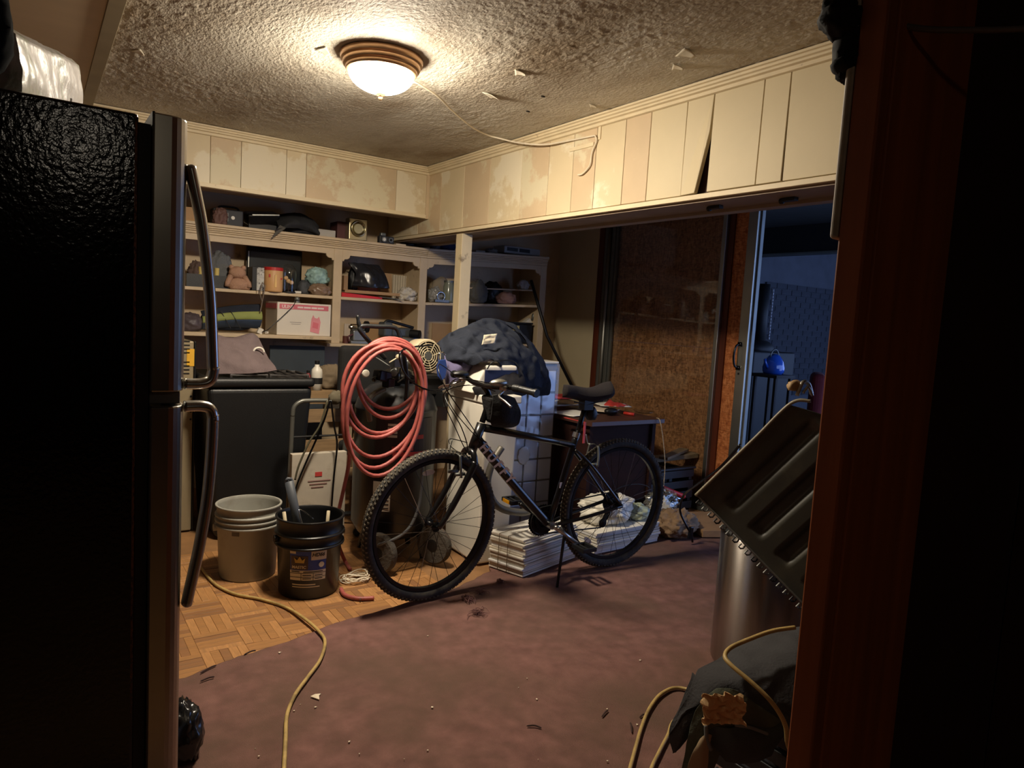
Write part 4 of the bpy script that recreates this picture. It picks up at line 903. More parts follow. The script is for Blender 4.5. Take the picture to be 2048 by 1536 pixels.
c = P(968,795,y=3.14); MB().obox(A+V((.06,-.012,zt+.02)),.05,.03,.06).build('latch','white_plastic',wb_,bevel=.005)
cl = T('drink_cooler','white and navy drink cooler with sloped lid on the white bin','cooler',(2.12,3.42,zt+.046))
c0 = P(905,798,y=3.30); cz = zt+.046
x0,x1 = P(925,780,y=3.36).x, P(1013,780,y=3.36).x
pz = P(975,728,y=3.36).z
MB().prism([(x0,3.26,cz),(x0+.02,3.26,cz+.04),(x0+.08,3.26,pz),(x1-.0,3.26,pz),(x1+.02,3.26,cz)],(0,.24,0)).build('lid','white_plastic',cl,bevel=.014,seg=3)
box((x0+.075,3.254,cz+.02),(x1+.01,3.2585,pz-.025)).build('front_panel', mat('coolnavy',(38,44,76),.35), cl, bevel=.002)
MB().tube(spline([(x0+.085,3.25,pz-.02),(x0+.12,3.235,pz+.025),(x1-.03,3.235,pz+.02),(x1+.01,3.25,pz-.09)],6),.0035,7).build('carry_cord','black',cl,smooth=True)
# panel
pn = T('block_panel','tall pale glass block panel wrapped in clear plastic behind the bicycle','panel',(2.67,3.74,0))
px0, px1 = 2.40, 2.872; pz1 = P(1090,728,y=3.66).z
mat('blockglass',(188,190,200),.16,var=.08,scale=5,coat=.4); mat('blockjoint',(120,112,100),.5); 
box((px0,3.672,0),(px1,3.80,pz1)).build('core','blockjoint',pn,bevel=.006)
nc, nr = 4, 7; wd = (px1-px0-.02)/nc; hh = (pz1-.05)/nr
for i in range(nc):
    for j in range(nr):
        xx, zz = px0+.01+i*wd, .01+j*hh
        MB().box((xx+.005,3.660,zz+.005),(xx+wd-.005,3.6715,zz+hh-.005)).build('glass_block','blockglass',pn,bevel=.004,seg=2)
def film(u,v):
    w_ = .004*N.noise(V((u*7,v*13,2)))+.003*abs(N.noise(V((u*19,v*33,5))))
    return V((px0-.004+u*(px1-px0+.008), 3.652-w_, .004+v*(pz1-.002)))
MB().grid(film,40,70).build('plastic_film', glass('film2',alpha=.05,rough=.1), pn, smooth=True)
box((2.70,3.66,pz1+.001),(px1+.004,3.81,pz1+.018)).build('top_cap','white_plastic',pn,bevel=.005)
for z in (pz1-.10,pz1-.02): MB().tube([(px1+.004,3.70,z),(px1+.016,3.69,z-.01),(px1+.016,3.69,z-.03),(px1+.004,3.70,z-.04)],.004,6).build('clip','white_plastic',pn,smooth=True)
MB().blob((2.63,3.655,.48),(.05,.006,.06),.3,3,4,20,14,flat=-1).build('torn_patch', mat('patch',(206,200,190),.6), pn, smooth=True)
# blue jacket heaped over cooler and panel
R_ = lambda *q: [P(a,b,y=y) for a,b,y in q]
rows = [R_((872,690,3.62),(900,668,3.55),(935,652,3.55),(970,640,3.58),(1005,646,3.62)),
        R_((880,705,3.52),(905,690,3.44),(940,676,3.42),(985,672,3.44),(1035,680,3.52)),
        R_((884,722,3.46),(910,715,3.38),(945,705,3.36),(1000,700,3.38),(1062,712,3.48)),
        R_((905,722,3.40),(935,722,3.32),(965,712,3.30),(1015,735,3.32),(1080,745,3.50)),
        R_((930,722,3.38),(950,730,3.30),(985,722,3.28),(1030,770,3.34),(1088,775,3.54))]
jk = cloth(rows, 88, .055, 7.5, 7, (-.2,-1,.4), .45).build('jacket','navy',smooth=True,solid=.008); tag(jk,'dark navy jacket heaped over the cooler and the wrapped panel','jacket')
rows = [R_((1000,640,3.62),(1020,648,3.6),(1040,665,3.58)), R_((1040,672,3.56),(1062,690,3.54),(1078,705,3.56)), R_((1060,710,3.55),(1082,730,3.54),(1094,745,3.58)), R_((1058,755,3.58),(1080,770,3.58),(1096,785,3.6)), R_((1062,790,3.62),(1075,792,3.62),(1088,790,3.62))]
cloth(rows, 60, .026, 8, 4, (.2,-1,.2),.45).build('sleeve','navy',jk,smooth=True,solid=.008)
c = P(975,680,y=3.345); mb = MB().grid(lambda u,v: c+V(((u-.5)*.085+(v-.5)*.012, -.02-.006*N.noise(V((u*4,v*4,1))), (v-.5)*.056+.01*u)),10,8); tag(mb.build('folded_paper', mat('fpaper',(226,214,186),.8), smooth=True, solid=.004),'folded white paper tucked into the navy jacket','paper')
rows = [R_((888,712,3.45),(920,708,3.40),(955,705,3.42)), R_((889,740,3.42),(918,735,3.36),(950,728,3.40)), R_((892,775,3.42),(915,760,3.36),(935,745,3.40))]
tag(cloth(rows,36,.014,9,2).build('shirt','lavender',smooth=True,solid=.006),'lavender grey shirt hanging below the navy jacket','shirt')
rows = [R_((960,775,3.27),(1000,755,3.25),(1040,735,3.28)), R_((945,775,3.24),(1000,778,3.20),(1050,765,3.26)), R_((950,790,3.24),(1005,800,3.20),(1050,790,3.28))]
tag(cloth(rows,36,.012,9,6).build('dark_cloth', mat('darkcloth',(28,26,30),.95,var=.15), smooth=True, solid=.006),'near black cloth draped over the cooler front','cloth')
# blue carabiner tag
c = P(885,735,y=3.36); kb = T('key_tag','blue key tag with steel clip hanging by the motor','tag',c)
MB().prism([c+V(p) for p in ((-.022,0,.04),(.018,0,.045),(.03,0,.0),(.022,0,-.055),(.0,0,-.075),(-.024,0,-.05),(-.034,0,0))],(0,.012,0)).build('tag_body', mat('tagblue',(40,62,120),.4), kb, bevel=.004)
MB().tube(spline([c+V((-.028,.006,.03)),c+V((-.024,.006,.072)),c+V((.0,.006,.082)),c+V((.018,.006,.07))],5),.004,7).build('clip','chrome',kb,smooth=True)
# curved grey pipe behind the bike frame
tag(MB().tube(spline([P(1003,895,y=3.11),P(985,925,y=3.10),P(975,965,y=3.09),P(985,1000,y=3.08),P(1005,1018,y=3.08),P(1040,1025,y=3.08),P(1060,1022,y=3.08)],8)+[P(1068,1022,y=3.08)],.020,12).build('curved_pipe', mat('pipegrey',(96,92,84),.5,.3,var=.15), smooth=True),'curved grey pipe behind the bicycle down tube','pipe')

# ------------------------------------------------------------------ stacks of white sheets
def stack(corner, dl, dr, h, n, name, label, groupname, seed, m, strings=True):
    r = random.Random(seed); t = T(name,label,'stack',corner+(dl+dr)/2)
    z = corner.z; th = h/n
    for i in range(n):
        o = V((r.uniform(-.008,.008),r.uniform(-.008,.008),0)); k = th*.86
        c = corner + o; 
        MB().hexa([(p.x,p.y,z) for p in (c,c+dr,c+dr+dl,c+dl)]+[(p.x,p.y,z+k) for p in (c,c+dr,c+dr+dl,c+dl)]).build('sheet', m[i%len(m)], t, bevel=.0015, seg=1)
        z += th
    if strings:
        for f in (.42,.68):
            q = corner + dl*f
            n_ = dr.normalized()
            MB().tube([q-n_*.016+V((0,0,.01)), q-n_*.016+V((0,0,h*.5)), q-n_*.014+V((0,0,h+.004)), q+n_*.15+V((0,0,h+.005))],.0022,5).build('string', mat('string',(110,92,66),.8), t)
    return t
mat('sheet_a',(226,220,206),.7,var=.05); mat('sheet_b',(206,196,176),.75,var=.06); mat('sheet_c',(214,212,208),.6,var=.05)
c0 = P(1045,1160,z=.0); c0.z=.012; dl = P(972,1135,z=0)-P(1045,1160,z=0); dr = P(1150,1120,z=0)-P(1045,1160,z=0); dl.z=dr.z=0
dl = dl*.93
stack(c0, dl, dr, .20, 17, 'sheet_stack','tied stack of white corrugated sheets under the bicycle crank','', 5, [MATS['sheet_a'],MATS['sheet_b'],MATS['sheet_a'],MATS['sheet_c']])
c1 = V((2.72,3.0,.012)); stack(c1, V((-.02,.29,0)), V((.55,.03,0)), .13, 8, 'sheet_stack','low stack of white boards behind the bicycle rear wheel','',8,[MATS['sheet_c'],MATS['sheet_a'],MATS['sheet_b']],False)
tag(MB().blob((2.94,3.17,.222),(.19,.13,.10),.4,2.1,12,56,36,flat=-.72).build('plastic_bag', mat('whitebag',(228,222,206),.45,var=.06,bump=.3,bscale=20), smooth=True),'crumpled white plastic bag on the low board stack behind the rear wheel','bag')
tag(MB().blob((3.16,3.13,.188),(.08,.07,.058),.4,2.6,15,40,26,flat=-.72).build('plastic_bag', mat('greenbag',(176,186,160),.4,var=.2,scale=20), smooth=True),'small green printed bag against the crumpled white bag','bag')

# ------------------------------------------------------------------ desk with clutter
mat('deskwood',(44,24,19),.75,spec=.15,var=.2,scale=4,stretch=(1,8,8)); mat('desktop',(74,46,36),.42,var=.2,scale=4,stretch=(1,8,8))
DZ = .74; dr_ = P(1330,838,z=DZ); dl_ = P(1105,846,z=DZ); dx0, dx1, dy0, dy1 = 2.905, dr_.x, dr_.y, 4.5
dk = T('desk','dark reddish wood desk cluttered with papers by the wall','desk',((dx0+dx1)/2,(dy0+dy1)/2,0))
box((dx0,dy0,DZ-.03),(dx1,dy1,DZ)).build('top','desktop',dk,bevel=.003)
box((dx0+.03,dy0+.05,.0),(dx0+.06,dy1-.04,DZ-.031)).build('side_panel','deskwood',dk); box((dx1-.07,dy0+.04,.0),(dx1-.04,dy1-.04,DZ-.031)).build('side_panel','deskwood',dk)
box((dx0+.061,dy0+.06,.18),(dx1-.071,dy0+.08,DZ-.031)).build('modesty_panel','deskwood',dk)
def sheet(px,py,w_,d_,rz,m,label,nm='paper',h=.003,curl=.006,z=DZ+.002):
    c = P(px,py,z=z); M = Matrix.Translation(c)@Matrix.Rotation(rz,4,'Z')
    mb = MB().grid(lambda u,v: M@V(((u-.5)*w_,(v-.5)*d_, .003+curl*(math.sin(u*3)*v+.4*N.noise(V((u*3+px,v*3,0)))+.4))),8,8)
    tag(mb.build(nm,m,smooth=True,solid=h),label,'paper')
mat('paperw',(232,226,212),.7,var=.03); mat('papert',(214,196,170),.7,var=.06); mat('magred',(186,60,52),.5,var=.3,scale=20)
sheet(1150,828,.28,.20,.2,'paperw','white sheet at the corner of the dark desk',z=DZ+.002)
sheet(1205,822,.22,.20,.6,'papert','pale crumpled sheet below the saddle on the desk',curl=.014,z=DZ+.009)
sheet(1225,812,.24,.16,-.4,'paperw','white envelope lying under the red magazine',curl=.012,z=DZ+.022)
sheet(1232,815,.15,.11,.3,'magred','red and white magazine curling open on the desk','magazine',curl=.03,z=DZ+.04)
sheet(1120,808,.26,.2,.1,'paperw','stack of letters against the wrapped panel on the desk',h=.01,z=DZ+.02)
sheet(1140,806,.2,.16,.5,mat('foodpack',(196,160,110),.5,var=.4,scale=18),'orange printed leaflet among the letters',z=DZ+.038)
sheet(1128,795,.22,.14,0,'magred','red topped folder at the back of the desk','folder',h=.02,z=DZ+.02)
tag(MB().blob(P(1222,822,z=DZ+.032),(.055,.035,.022),.15,2,3,24,14,flat=-.9).build('eyeglass_case','black',smooth=True),'black eyeglass case on the desk papers','case')
tag(MB().tube([P(1248,826,z=DZ+.012),P(1268,829,z=DZ+.012)],.011,8).build('red_marker', mat('markred',(190,50,40),.5), smooth=True),'red marker pen next to the glass dish','pen')
c = P(1288,827,z=DZ+.002); tag(MB().lathe((c.x,c.y,DZ+.001),[(.03,0),(.05,.004),(.072,.016),(.074,.018),(.07,.016),(.048,.007),(.001,.004)],32).build('glass_dish',glass('dish',alpha=.2),smooth=True),'small clear glass dish on the desk corner','dish')
c = P(1172,856,y=dy0-.012); (MB().box((c.x-.012,dy0-.006,DZ-.13),(c.x+.004,dy0-.0005,DZ-.0)).box((c.x-.012,dy0-.0062,DZ+.0002),(c.x+.004,dy0+.20,DZ+.004)).build('red_strap','magred',dk,bevel=.001))  # loose red strap hung over the desk's front edge, not a desk fitting
tag(MB().tube(spline([P(1313,836,z=DZ+.004),P(1320,842,y=dy0-.02),P(1326,880,y=dy0-.03),P(1330,930,y=dy0-.03),P(1326,985,y=dy0-.03)],8),.0035,6).build('speckled_cord', mat('speckle',(170,150,120),.7,var=.5,scale=90), smooth=True),'thin speckled cord dangling off the desk corner','cord')
# black pole leaning in the alcove
tag(MB().tube([P(1062,560,y=5.0),P(1094,672,y=4.95),P(1147,778,y=4.78)],.014,10).build('lean_pole','black',smooth=True),'black pole leaning beside the bookcase end','pole')
# inner tube / thin hoop leaning on the desk
ho = P(1262,985,y=3.28); tag(MB().tube([ho+V((.17*math.cos(a),-.002,.055*math.sin(a))) for a in [i*2*PI/40 for i in range(40)]],.003,6,closed=True).build('wire_hoop','black',smooth=True),'thin black wire hoop behind the rear wheel','hoop')

# ------------------------------------------------------------------ clutter on the floor right of the rear wheel
mat('ragtan2',(138,112,86),.95,var=.25,scale=14,bump=.3,bscale=90)
c = P(1352,1075,z=0); tag(MB().blob((c.x,c.y,.085),(.16,.10,.10),.5,2.3,21,60,40,flat=-.72).build('rag_heap','ragtan2',smooth=True),'tan and brown rag heap on the floor by the black crate','rags')
c = P(1325,1060,z=0); tag(MB().blob((c.x-.02,c.y+.02,.098),(.10,.08,.125),.4,2.2,23,50,34,flat=-.7).build('plastic_bag','whitebag',smooth=True),'white printed plastic bag behind the tan rag heap','bag')
c = P(1350,1040,z=.12); tag(MB().blob((c.x+.0,c.y+.13,.205),(.12,.09,.085),.45,2.8,25,50,34,flat=-.9).build('clear_bag',glass('clearbag',alpha=.16,rough=.15),smooth=True),'crumpled clear plastic bag above the tan rag heap','bag')
kr = T('plastic_crate','black plastic crate with hand hole beside the wooden ramp','crate',(3.85,3.55,0))
kx0,kx1,ky0,ky1 = 3.62,4.1,3.5,3.85
for z in (.02,.10,.18,.26): box((kx0,ky0,z),(kx1,ky0+.02,z+.055)).build('slat','black_plastic',kr,bevel=.003)
for z in (.02,.10,.18,.26): box((kx0,ky0+.021,z),(kx0+.02,ky1,z+.055)).build('slat','black_plastic',kr,bevel=.003)
for x in (kx0,kx1-.03,(kx0+kx1)/2): box((x,ky0+.021,.0),(x+.03,ky0+.04,.32)).build('rib','black_plastic',kr)
box((kx0,ky0+.021,.0),(kx1,ky1,.018)).build('bottom','black_plastic',kr); box((kx1-.02,ky0+.041,.02),(kx1,ky1,.31)).build('end_wall','black_plastic',kr)
box((kx0-.01,ky0-.01,.322),(kx1+.01,ky0+.035,.34)).build('rim','black_plastic',kr,bevel=.004)
MB().blob((3.86,3.7,.17),(.2,.13,.14),.3,2,6,24,16).build('contents','black',kr,smooth=True)
tag(MB().tube([P(1325,975,y=3.46),P(1368,993,y=3.44)],.017,12).build('red_bar', mat('redbar',(196,40,44),.45), smooth=False),'bright red bar lying on the black crate','bar')
mat('oldwood',(128,110,84),.8,var=.3,scale=6,stretch=(1,8,8))
tag(MB().obox((3.98,3.68,.375),.55,.09,.035,rz=-.15,ry=-.06).build('wood_offcut','oldwood',bevel=.003),'weathered wood offcut lying across the black crate','wood')
tag(MB().obox((4.0,3.62,.416),.40,.07,.02,rz=.35,ry=-.05).build('wood_offcut','oldwood',bevel=.003),'thin paler wood offcut on the weathered one','wood')
c = P(1420,1085,z=0); tag(MB().hexa([(3.60,2.96,.014),(4.12,2.72,.014),(4.12,3.22,.014),(3.72,3.36,.014),(3.60,2.96,.062),(4.12,2.72,.062),(4.12,3.22,.066),(3.72,3.36,.066)]).build('ramp_board', mat('rampwood',(150,116,80),.7,var=.15,scale=5,stretch=(1,6,6)), bevel=.004),'thick pale wooden board lying on the floor by the black crate','board')
# black strap hanging with buckle
sp_ = T('black_strap','black strap with buckle running from the ribbed tray down to the rags','strap',P(1385,1105,y=2.95)-V((0,0,.03)))
MB().tube(spline([P(1480,890,y=2.2),P(1440,935,y=2.35),P(1395,968,y=2.6),P(1368,990,y=2.85),P(1360,1020,y=2.92),P(1372,1050,y=2.90),P(1382,1068,y=2.90),P(1385,1084,y=2.90)],7),.007,8).build('strap','black_gloss',sp_,smooth=True)
MB().obox(P(1381,1066,y=2.90),.03,.02,.08,ry=.1).build('buckle','black_gloss',sp_,bevel=.004)
# ------------------------------------------------------------------ right foreground
# stainless trash can
TX, TY = 2.462, 1.70
cn = T('trash_can','brushed stainless steel cylindrical trash can under the ribbed tray','trash can',(TX,TY,.01))
MB().lathe((TX,TY,0), [(.001,.012),(.176,.012),(.18,.02),(.18,.545),(.172,.555),(.172,.53)],56).build('body', mat('canbrush',(176,168,160),.32,1,var=.06,scale=3,stretch=(10,10,.4)), cn, smooth=True)
nt = MATS['canbrush'].node_tree; tn = nt.nodes.new('ShaderNodeTangent'); tn.direction_type = 'RADIAL'; tn.axis = 'Z'; nt.links.new(tn.outputs[0], nt.nodes['Principled BSDF'].inputs['Tangent']); nt.nodes['Principled BSDF'].inputs['Anisotropic'].default_value = .85; nt.nodes['Principled BSDF'].inputs['Anisotropic Rotation'].default_value = .25
MB().lathe((TX,TY,0), [(.174,.556),(.168,.565),(.10,.575),(.001,.578)],48).build('lid','black_plastic',cn,smooth=True)
# ribbed tray: rectangle leaning on the can, ribs along its long edge
tr = T('ribbed_tray','dark ribbed plastic tray with wire-laced edge tilted on the trash can','tray',P(1560,1120,t=2.52))
O = P(1393,990,t=2.62); U = (P(1604,786,t=2.44)-O); W0 = (P(1612,1178,t=2.44)-O); Wn = W0 - U*(W0.dot(U)/U.dot(U)); Wn = Wn*(.92/Wn.length)
nrm = U.cross(Wn).normalized()
if nrm.dot(C0-O) < 0: nrm = -nrm
mat('trayblack',(64,62,54),.48,var=.15,scale=5,dirt=(92,88,72),dscale=7,dth=(.5,.8))
UL, WL = U.length, Wn.length; un, wn_ = U.normalized(), Wn.normalized()
def tray(u, v):
    a, b = u*UL, v*WL
    k = 0.
    if .10*UL < a < .93*UL and b > .055:
        ph = ((b-.055)/.125)%1.0; e = min(1,(a-.10*UL)/.03, (.93*UL-a)/.03)
        k = -.022*max(0,e)*max(0,min(1,(.5-abs(ph-.42))*9-2.2))
    if b < .03: k += .012*(1-b/.03)
    if u > .97: k += -.01
    aa = a
    if b < .12: aa = min(a, UL - max(0,.06*(1-b/.12)))
    if a > UL-.03: b = max(b, .03*(a-UL+.03)/.03)
    return O + un*aa + wn_*b + nrm*k
MB().grid(tray,70,120).build('sheet','trayblack',tr,smooth=True,solid=.006)
MB().tube(spline([O+wn_*.0+nrm*.012, O+un*UL*.3+nrm*.014, O+un*UL*.6+nrm*.012, O+un*(UL-.05)+nrm*.012, O+un*(UL-.0)+wn_*.04+nrm*.008],8),.006,8).build('rim_bead', mat('traybead',(140,132,112),.45), tr, smooth=True)
for i in range(30):
    c = O + wn_*(.02+i*.03) - un*.004
    MB().tube([c+nrm*.006,c-un*.014+nrm*.012,c-un*.018+wn_*.010,c-un*.012+wn_*.016-nrm*.006,c+wn_*.014-nrm*.008],.0032,6).build('lacing_loop','alu_dull' if i%3 else 'black',tr)
MB().tube([O+un*.004+nrm*.006, O+wn_*.9+un*.004+nrm*.006],.004,6).build('edge_wire','alu_dull',tr)
c = P(1605,785,t=2.46)
cp = T('spring_clamp','beige and chrome spring clamp resting on top of the tray','clamp',c)
MB().blob(c+V((-.02,.02,.02)),(.035,.02,.022),.3,2,3,20,14).build('pad', mat('padtan',(170,140,100),.6), cp, smooth=True)
MB().tube(spline([c+V((-.03,0,-.01)),c+V((-.005,0,.035)),c+V((.03,0,.03)),c+V((.055,0,-.005))],6),.007,8).tube(spline([c+V((-.01,-.01,.0)),c+V((.015,-.01,.02)),c+V((.045,-.01,-.01))],6),.005,8).build('jaw','alu',cp,smooth=True)
# laundry pile on a stool
mat('charcoal',(66,65,66),.95,var=.15,scale=10,bump=.3,bscale=140,spec=.12); mat('denim',(72,78,78),.95,var=.15,scale=12,bump=.35,bscale=200,spec=.12); mat('olive',(84,88,76),.95,var=.12,bump=.3,bscale=160,spec=.12); mat('khaki',(150,128,98),.9,var=.1)
bs = P(1580,1440,t=2.05); bx0, by0 = bs.x+.06, bs.y
sl = T('laundry_basket','black laundry basket under the clothes heap by the doorway','basket',(bx0,by0,.01))
for k in range(5): MB().box((bx0-.19+k*.005,by0-.19,.012+k*.055),(bx0+.19-k*.005,by0-.175,.052+k*.055)).build('slat','black_plastic',sl,bevel=.003)
for k in range(5): MB().box((bx0-.19,by0-.1745,.012+k*.055),(bx0-.175,by0+.15,.052+k*.055)).build('slat','black_plastic',sl,bevel=.003)
for x in (bx0-.174,bx0+.15): MB().box((x,by0-.174,.01),(x+.02,by0-.155,.29)).build('upright','black_plastic',sl)
MB().box((bx0-.17,by0-.15,.01),(bx0+.17,by0+.15,.02)).build('bottom','black_plastic',sl)
tag(MB().blob((bx0+.05,by0+.02,.20),(.13,.11,.22),.15,2,9,30,20,flat=-.8).build('bundled_cloth','charcoal',smooth=True),'bundled charcoal cloth at the core of the laundry heap','cloth')
Q = lambda *q: [P(a,b,t=t) for a,b,t in q]
rows = [Q((1470,1285,2.16),(1520,1268,2.14),(1575,1258,2.12),(1640,1250,2.12)),
        Q((1445,1310,2.06),(1500,1312,2.02),(1560,1305,2.0),(1640,1300,2.0)),
        Q((1400,1335,1.98),(1470,1345,1.94),(1545,1360,1.92),(1640,1370,1.92)),
        Q((1385,1350,1.95),(1450,1365,1.90),(1540,1400,1.88),(1640,1430,1.88)),
        Q((1365,1400,1.93),(1420,1390,1.89),(1520,1420,1.86),(1640,1480,1.86)),
        Q((1338,1470,1.93),(1390,1410,1.90),(1500,1425,1.87),(1640,1500,1.88))]
tag(cloth(rows,84,.030,7,3,(-.3,-1,.5),.4).build('jacket','charcoal',smooth=True,solid=.006),'charcoal jacket thrown over the laundry pile by the doorway','jacket')
rows = [Q((1385,1345,1.95),(1400,1360,1.93),(1425,1375,1.91)), Q((1362,1405,1.94),(1385,1410,1.91),(1410,1405,1.9)), Q((1338,1460,1.94),(1362,1465,1.91),(1385,1440,1.9)), Q((1345,1505,1.95),(1352,1500,1.93),(1372,1475,1.92))]
tag(cloth(rows,40,.010,12,6,(-.3,-1,.3)).build('sleeve_drape','charcoal',smooth=True,solid=.006),'charcoal sleeve drooping at the pile edge over the cord','sleeve')
rows = [Q((1430,1375,1.86),(1470,1380,1.84),(1520,1415,1.84),(1560,1440,1.86)), Q((1405,1400,1.86),(1460,1400,1.83),(1510,1425,1.83),(1545,1450,1.85)), Q((1385,1440,1.87),(1430,1425,1.84),(1480,1440,1.84),(1520,1455,1.85)), Q((1370,1490,1.88),(1400,1470,1.86),(1430,1470,1.86),(1450,1480,1.86)), Q((1362,1560,1.9),(1380,1560,1.88),(1400,1560,1.88),(1420,1560,1.88))]
tag(cloth(rows,48,.010,11,8,(-.3,-1,.3)).build('fleece','olive',smooth=True,solid=.006),'olive green fleece folded under the charcoal jacket','fleece')
rows = [Q((1395,1440,1.87),(1450,1455,1.84),(1500,1450,1.84),(1570,1440,1.87)), Q((1415,1470,1.86),(1460,1485,1.83),(1510,1480,1.83),(1565,1465,1.86)), Q((1430,1495,1.86),(1470,1510,1.84),(1515,1505,1.84),(1550,1490,1.87)), Q((1450,1520,1.88),(1480,1525,1.87),(1515,1520,1.87),(1540,1510,1.89))]
jn = cloth(rows,44,.006,12,2,(-.3,-1,.3)).build('jeans','denim',smooth=True,solid=.006); tag(jn,'dark grey denim jeans with waistband in the laundry pile','jeans')
MB().tube(spline(Q((1470,1450,1.815),(1500,1455,1.81),(1535,1468,1.82)),6),.004,6).tube(spline(Q((1412,1450,1.84),(1414,1480,1.84),(1422,1500,1.84)),6),.006,6).build('waistband_seam', mat('seam',(110,114,112),.8), jn, smooth=True)
rows = [Q((1400,1478,1.85),(1412,1468,1.84),(1424,1470,1.84)), Q((1378,1515,1.85),(1400,1510,1.84),(1415,1510,1.84)), Q((1366,1570,1.86),(1390,1570,1.85),(1410,1570,1.85))]
tag(cloth(rows,32,.008,9,5).build('pocket_lining','khaki',smooth=True,solid=.004),'pale khaki pocket lining hanging out of the laundry pile','cloth')
c = P(1445,1418,t=1.80)
def crum(u,v):
    p = c + rt*((u-.5)*.105) - up*((v-.5)*.075) ; q = V((u*3.2,v*3.2,4))
    return p - fw*(.020*abs(N.noise(q))+.012*N.noise(q*2.4)) + rt*.012*N.noise(q*1.7) + up*.010*N.noise(q*1.9+V((9,0,0)))
tag(MB().grid(crum,22,18).build('crumpled_paper', mat('crumpaper',(206,170,120),.75,var=.08), smooth=False, solid=.002),'crumpled tan paper resting on the laundry pile','paper')
# yellow extension cords
mat('cordyellow',(180,152,92),.5,var=.15,scale=30,dirt=(120,100,60),dscale=8,dth=(.5,.7))
zf = .014
pts = [P(a,b,z=.008) for a,b in ((395,1128),(405,1140),(430,1168),(470,1188),(520,1198),(570,1214))] + [P(a,b,z=.0175) for a,b in ((610,1238),(640,1265),(650,1285),(640,1320),(615,1355),(590,1390),(574,1430),(571,1480),(568,1536),(562,1620),(560,1700))]
tag(MB().tube(spline(pts,8),.0068,8).build('extension_lead','cordyellow',smooth=True),'yellow extension cord winding from the grey bucket across the carpet','cord')
pts = [P(a,b,t=t) for a,b,t in ((1590,1255,1.98),(1545,1262,1.97),(1500,1278,1.95),(1462,1295,1.93),(1450,1312,1.90),(1462,1330,1.87),(1500,1362,1.83),(1535,1395,1.80),(1558,1425,1.79),(1572,1455,1.79),(1576,1490,1.80),(1590,1520,1.82))]
tag(MB().tube(spline(pts,8),.0062,8).build('extension_lead','cordyellow',smooth=True),'yellow cord draped over the charcoal jacket on the laundry pile','cord')
pts = [P(a,b,z=z) for a,b,z in ((1440,1400,.03),(1362,1376,.0175),(1325,1386,.0175),(1300,1415,.0175),(1283,1455,.0175),(1270,1500,.0175),(1258,1545,.0175),(1240,1620,.0175))]
mb = MB().tube(spline(pts,8),.0065,8); pts = [P(a,b,z=z) for a,b,z in ((1400,1420,.03),(1350,1440,.0175),(1336,1470,.0175),(1318,1505,.0175),(1300,1545,.0175),(1275,1640,.0175))]; mb.tube(spline(pts,8),.0065,8)
tag(mb.build('extension_lead','cordyellow',smooth=True),'doubled yellow cord coming out from under the laundry pile','cord')
tag(MB().tube(spline([P(1470,1048,y=2.5),P(1452,1070,y=2.45),P(1442,1090,y=2.4),P(1448,1110,y=2.4),P(1460,1125,z=.02)],7),.006,8).build('loose_cord', mat('greyyellow',(150,136,100),.6), smooth=True),'short pale cord loop hanging behind the trash can','cord')
tag(MB().blob(P(385,1468,z=.075)+V((-.02,.03,0)),(.055,.09,.095),.3,2.4,5,40,26,flat=-.72).build('trash_bag',mat('bagshine',(22,22,24),.22,var=.2),smooth=True),'knotted black plastic bag on the carpet by the refrigerator door','bag')
# black thing and cable at the doorway casing
hk = T('felt_hat','black hat hanging from a hook on the brown door casing','hat',(.945,.60,1.62))
MB().blob(P(1690,38,t=1.0),(.045,.03,.03),.3,2.2,3,30,20,flat=-1).blob(P(1702,95,t=1.0),(.022,.025,.05),.3,2.4,8,26,18,flat=-1).build('crown',mat('capblack',(12,10,11),.8,var=.2),hk,smooth=True)
MB().blob(P(1692,132,t=1.0),(.022,.02,.013),.15,2,5,24,14,flat=-1).build('brim','capblack',hk,smooth=True)
MB().tube([P(1700,0,t=1.0),V((.96,.565,1.86)),V((.985,.552,1.875))],.006,8).build('hook','alu_dull',hk)
pts = [P(1735,-10,t=.99),P(1748,18,t=.985),P(1785,45,t=.98),P(1850,58,t=.96),P(1950,60,t=.94),P(2048,58,t=.92),P(2200,50,t=.9)]
tag(MB().tube(spline(pts,8),.0042,8).build('grey_cable', mat('cablegrey',(120,104,96),.5), smooth=True),'grey cable strung across the brown door casing','cable')

# ------------------------------------------------------------------ things in the dim sunroom
def S3(px,py,t): return P(px,py,t=t)
st = T('wood_stove','black wood stove with tall flue pipe against the brick wall','stove',(6.35,4.75,0))
c = S3(1543,700,7.4); sx, sy = c.x, c.y; zt = c.z
box((sx-.35,sy-.05,.12),(sx+.35,sy+.45,zt-.02)).build('firebox', mat('stoveblack',(14,15,18),.6), st, bevel=.02, seg=3)
for a in (-.3,.3):
    for b_ in (0,.4): MB().cyl((sx+a,sy+b_,0),(sx+a,sy+b_,.13),.025).build('leg','stoveblack',st)
MB().sphere((sx,sy+.15,zt),.17,20,12,(1,.8,.6)).build('flue_collar','stoveblack',st,smooth=True)
ztp = S3(1543,568,7.4).z; MB().cyl((sx,sy+.15,zt),(sx,sy+.15,ztp),.055,n=20).build('flue_pipe','stoveblack',st,smooth=True)
for k in range(16): MB().obox((sx+.075,sy+.10,zt+.12+k*(ztp-zt-.15)/16),.018,.018,.03,rz=.5).build('chain_link', mat('linkgrey',(150,152,160),.4,.6), st, bevel=.004)
c = S3(1546,748,6.6); kt = T('enamel_kettle','shiny blue enamel kettle with wire handle on a low stand','kettle',c)
kz = c.z
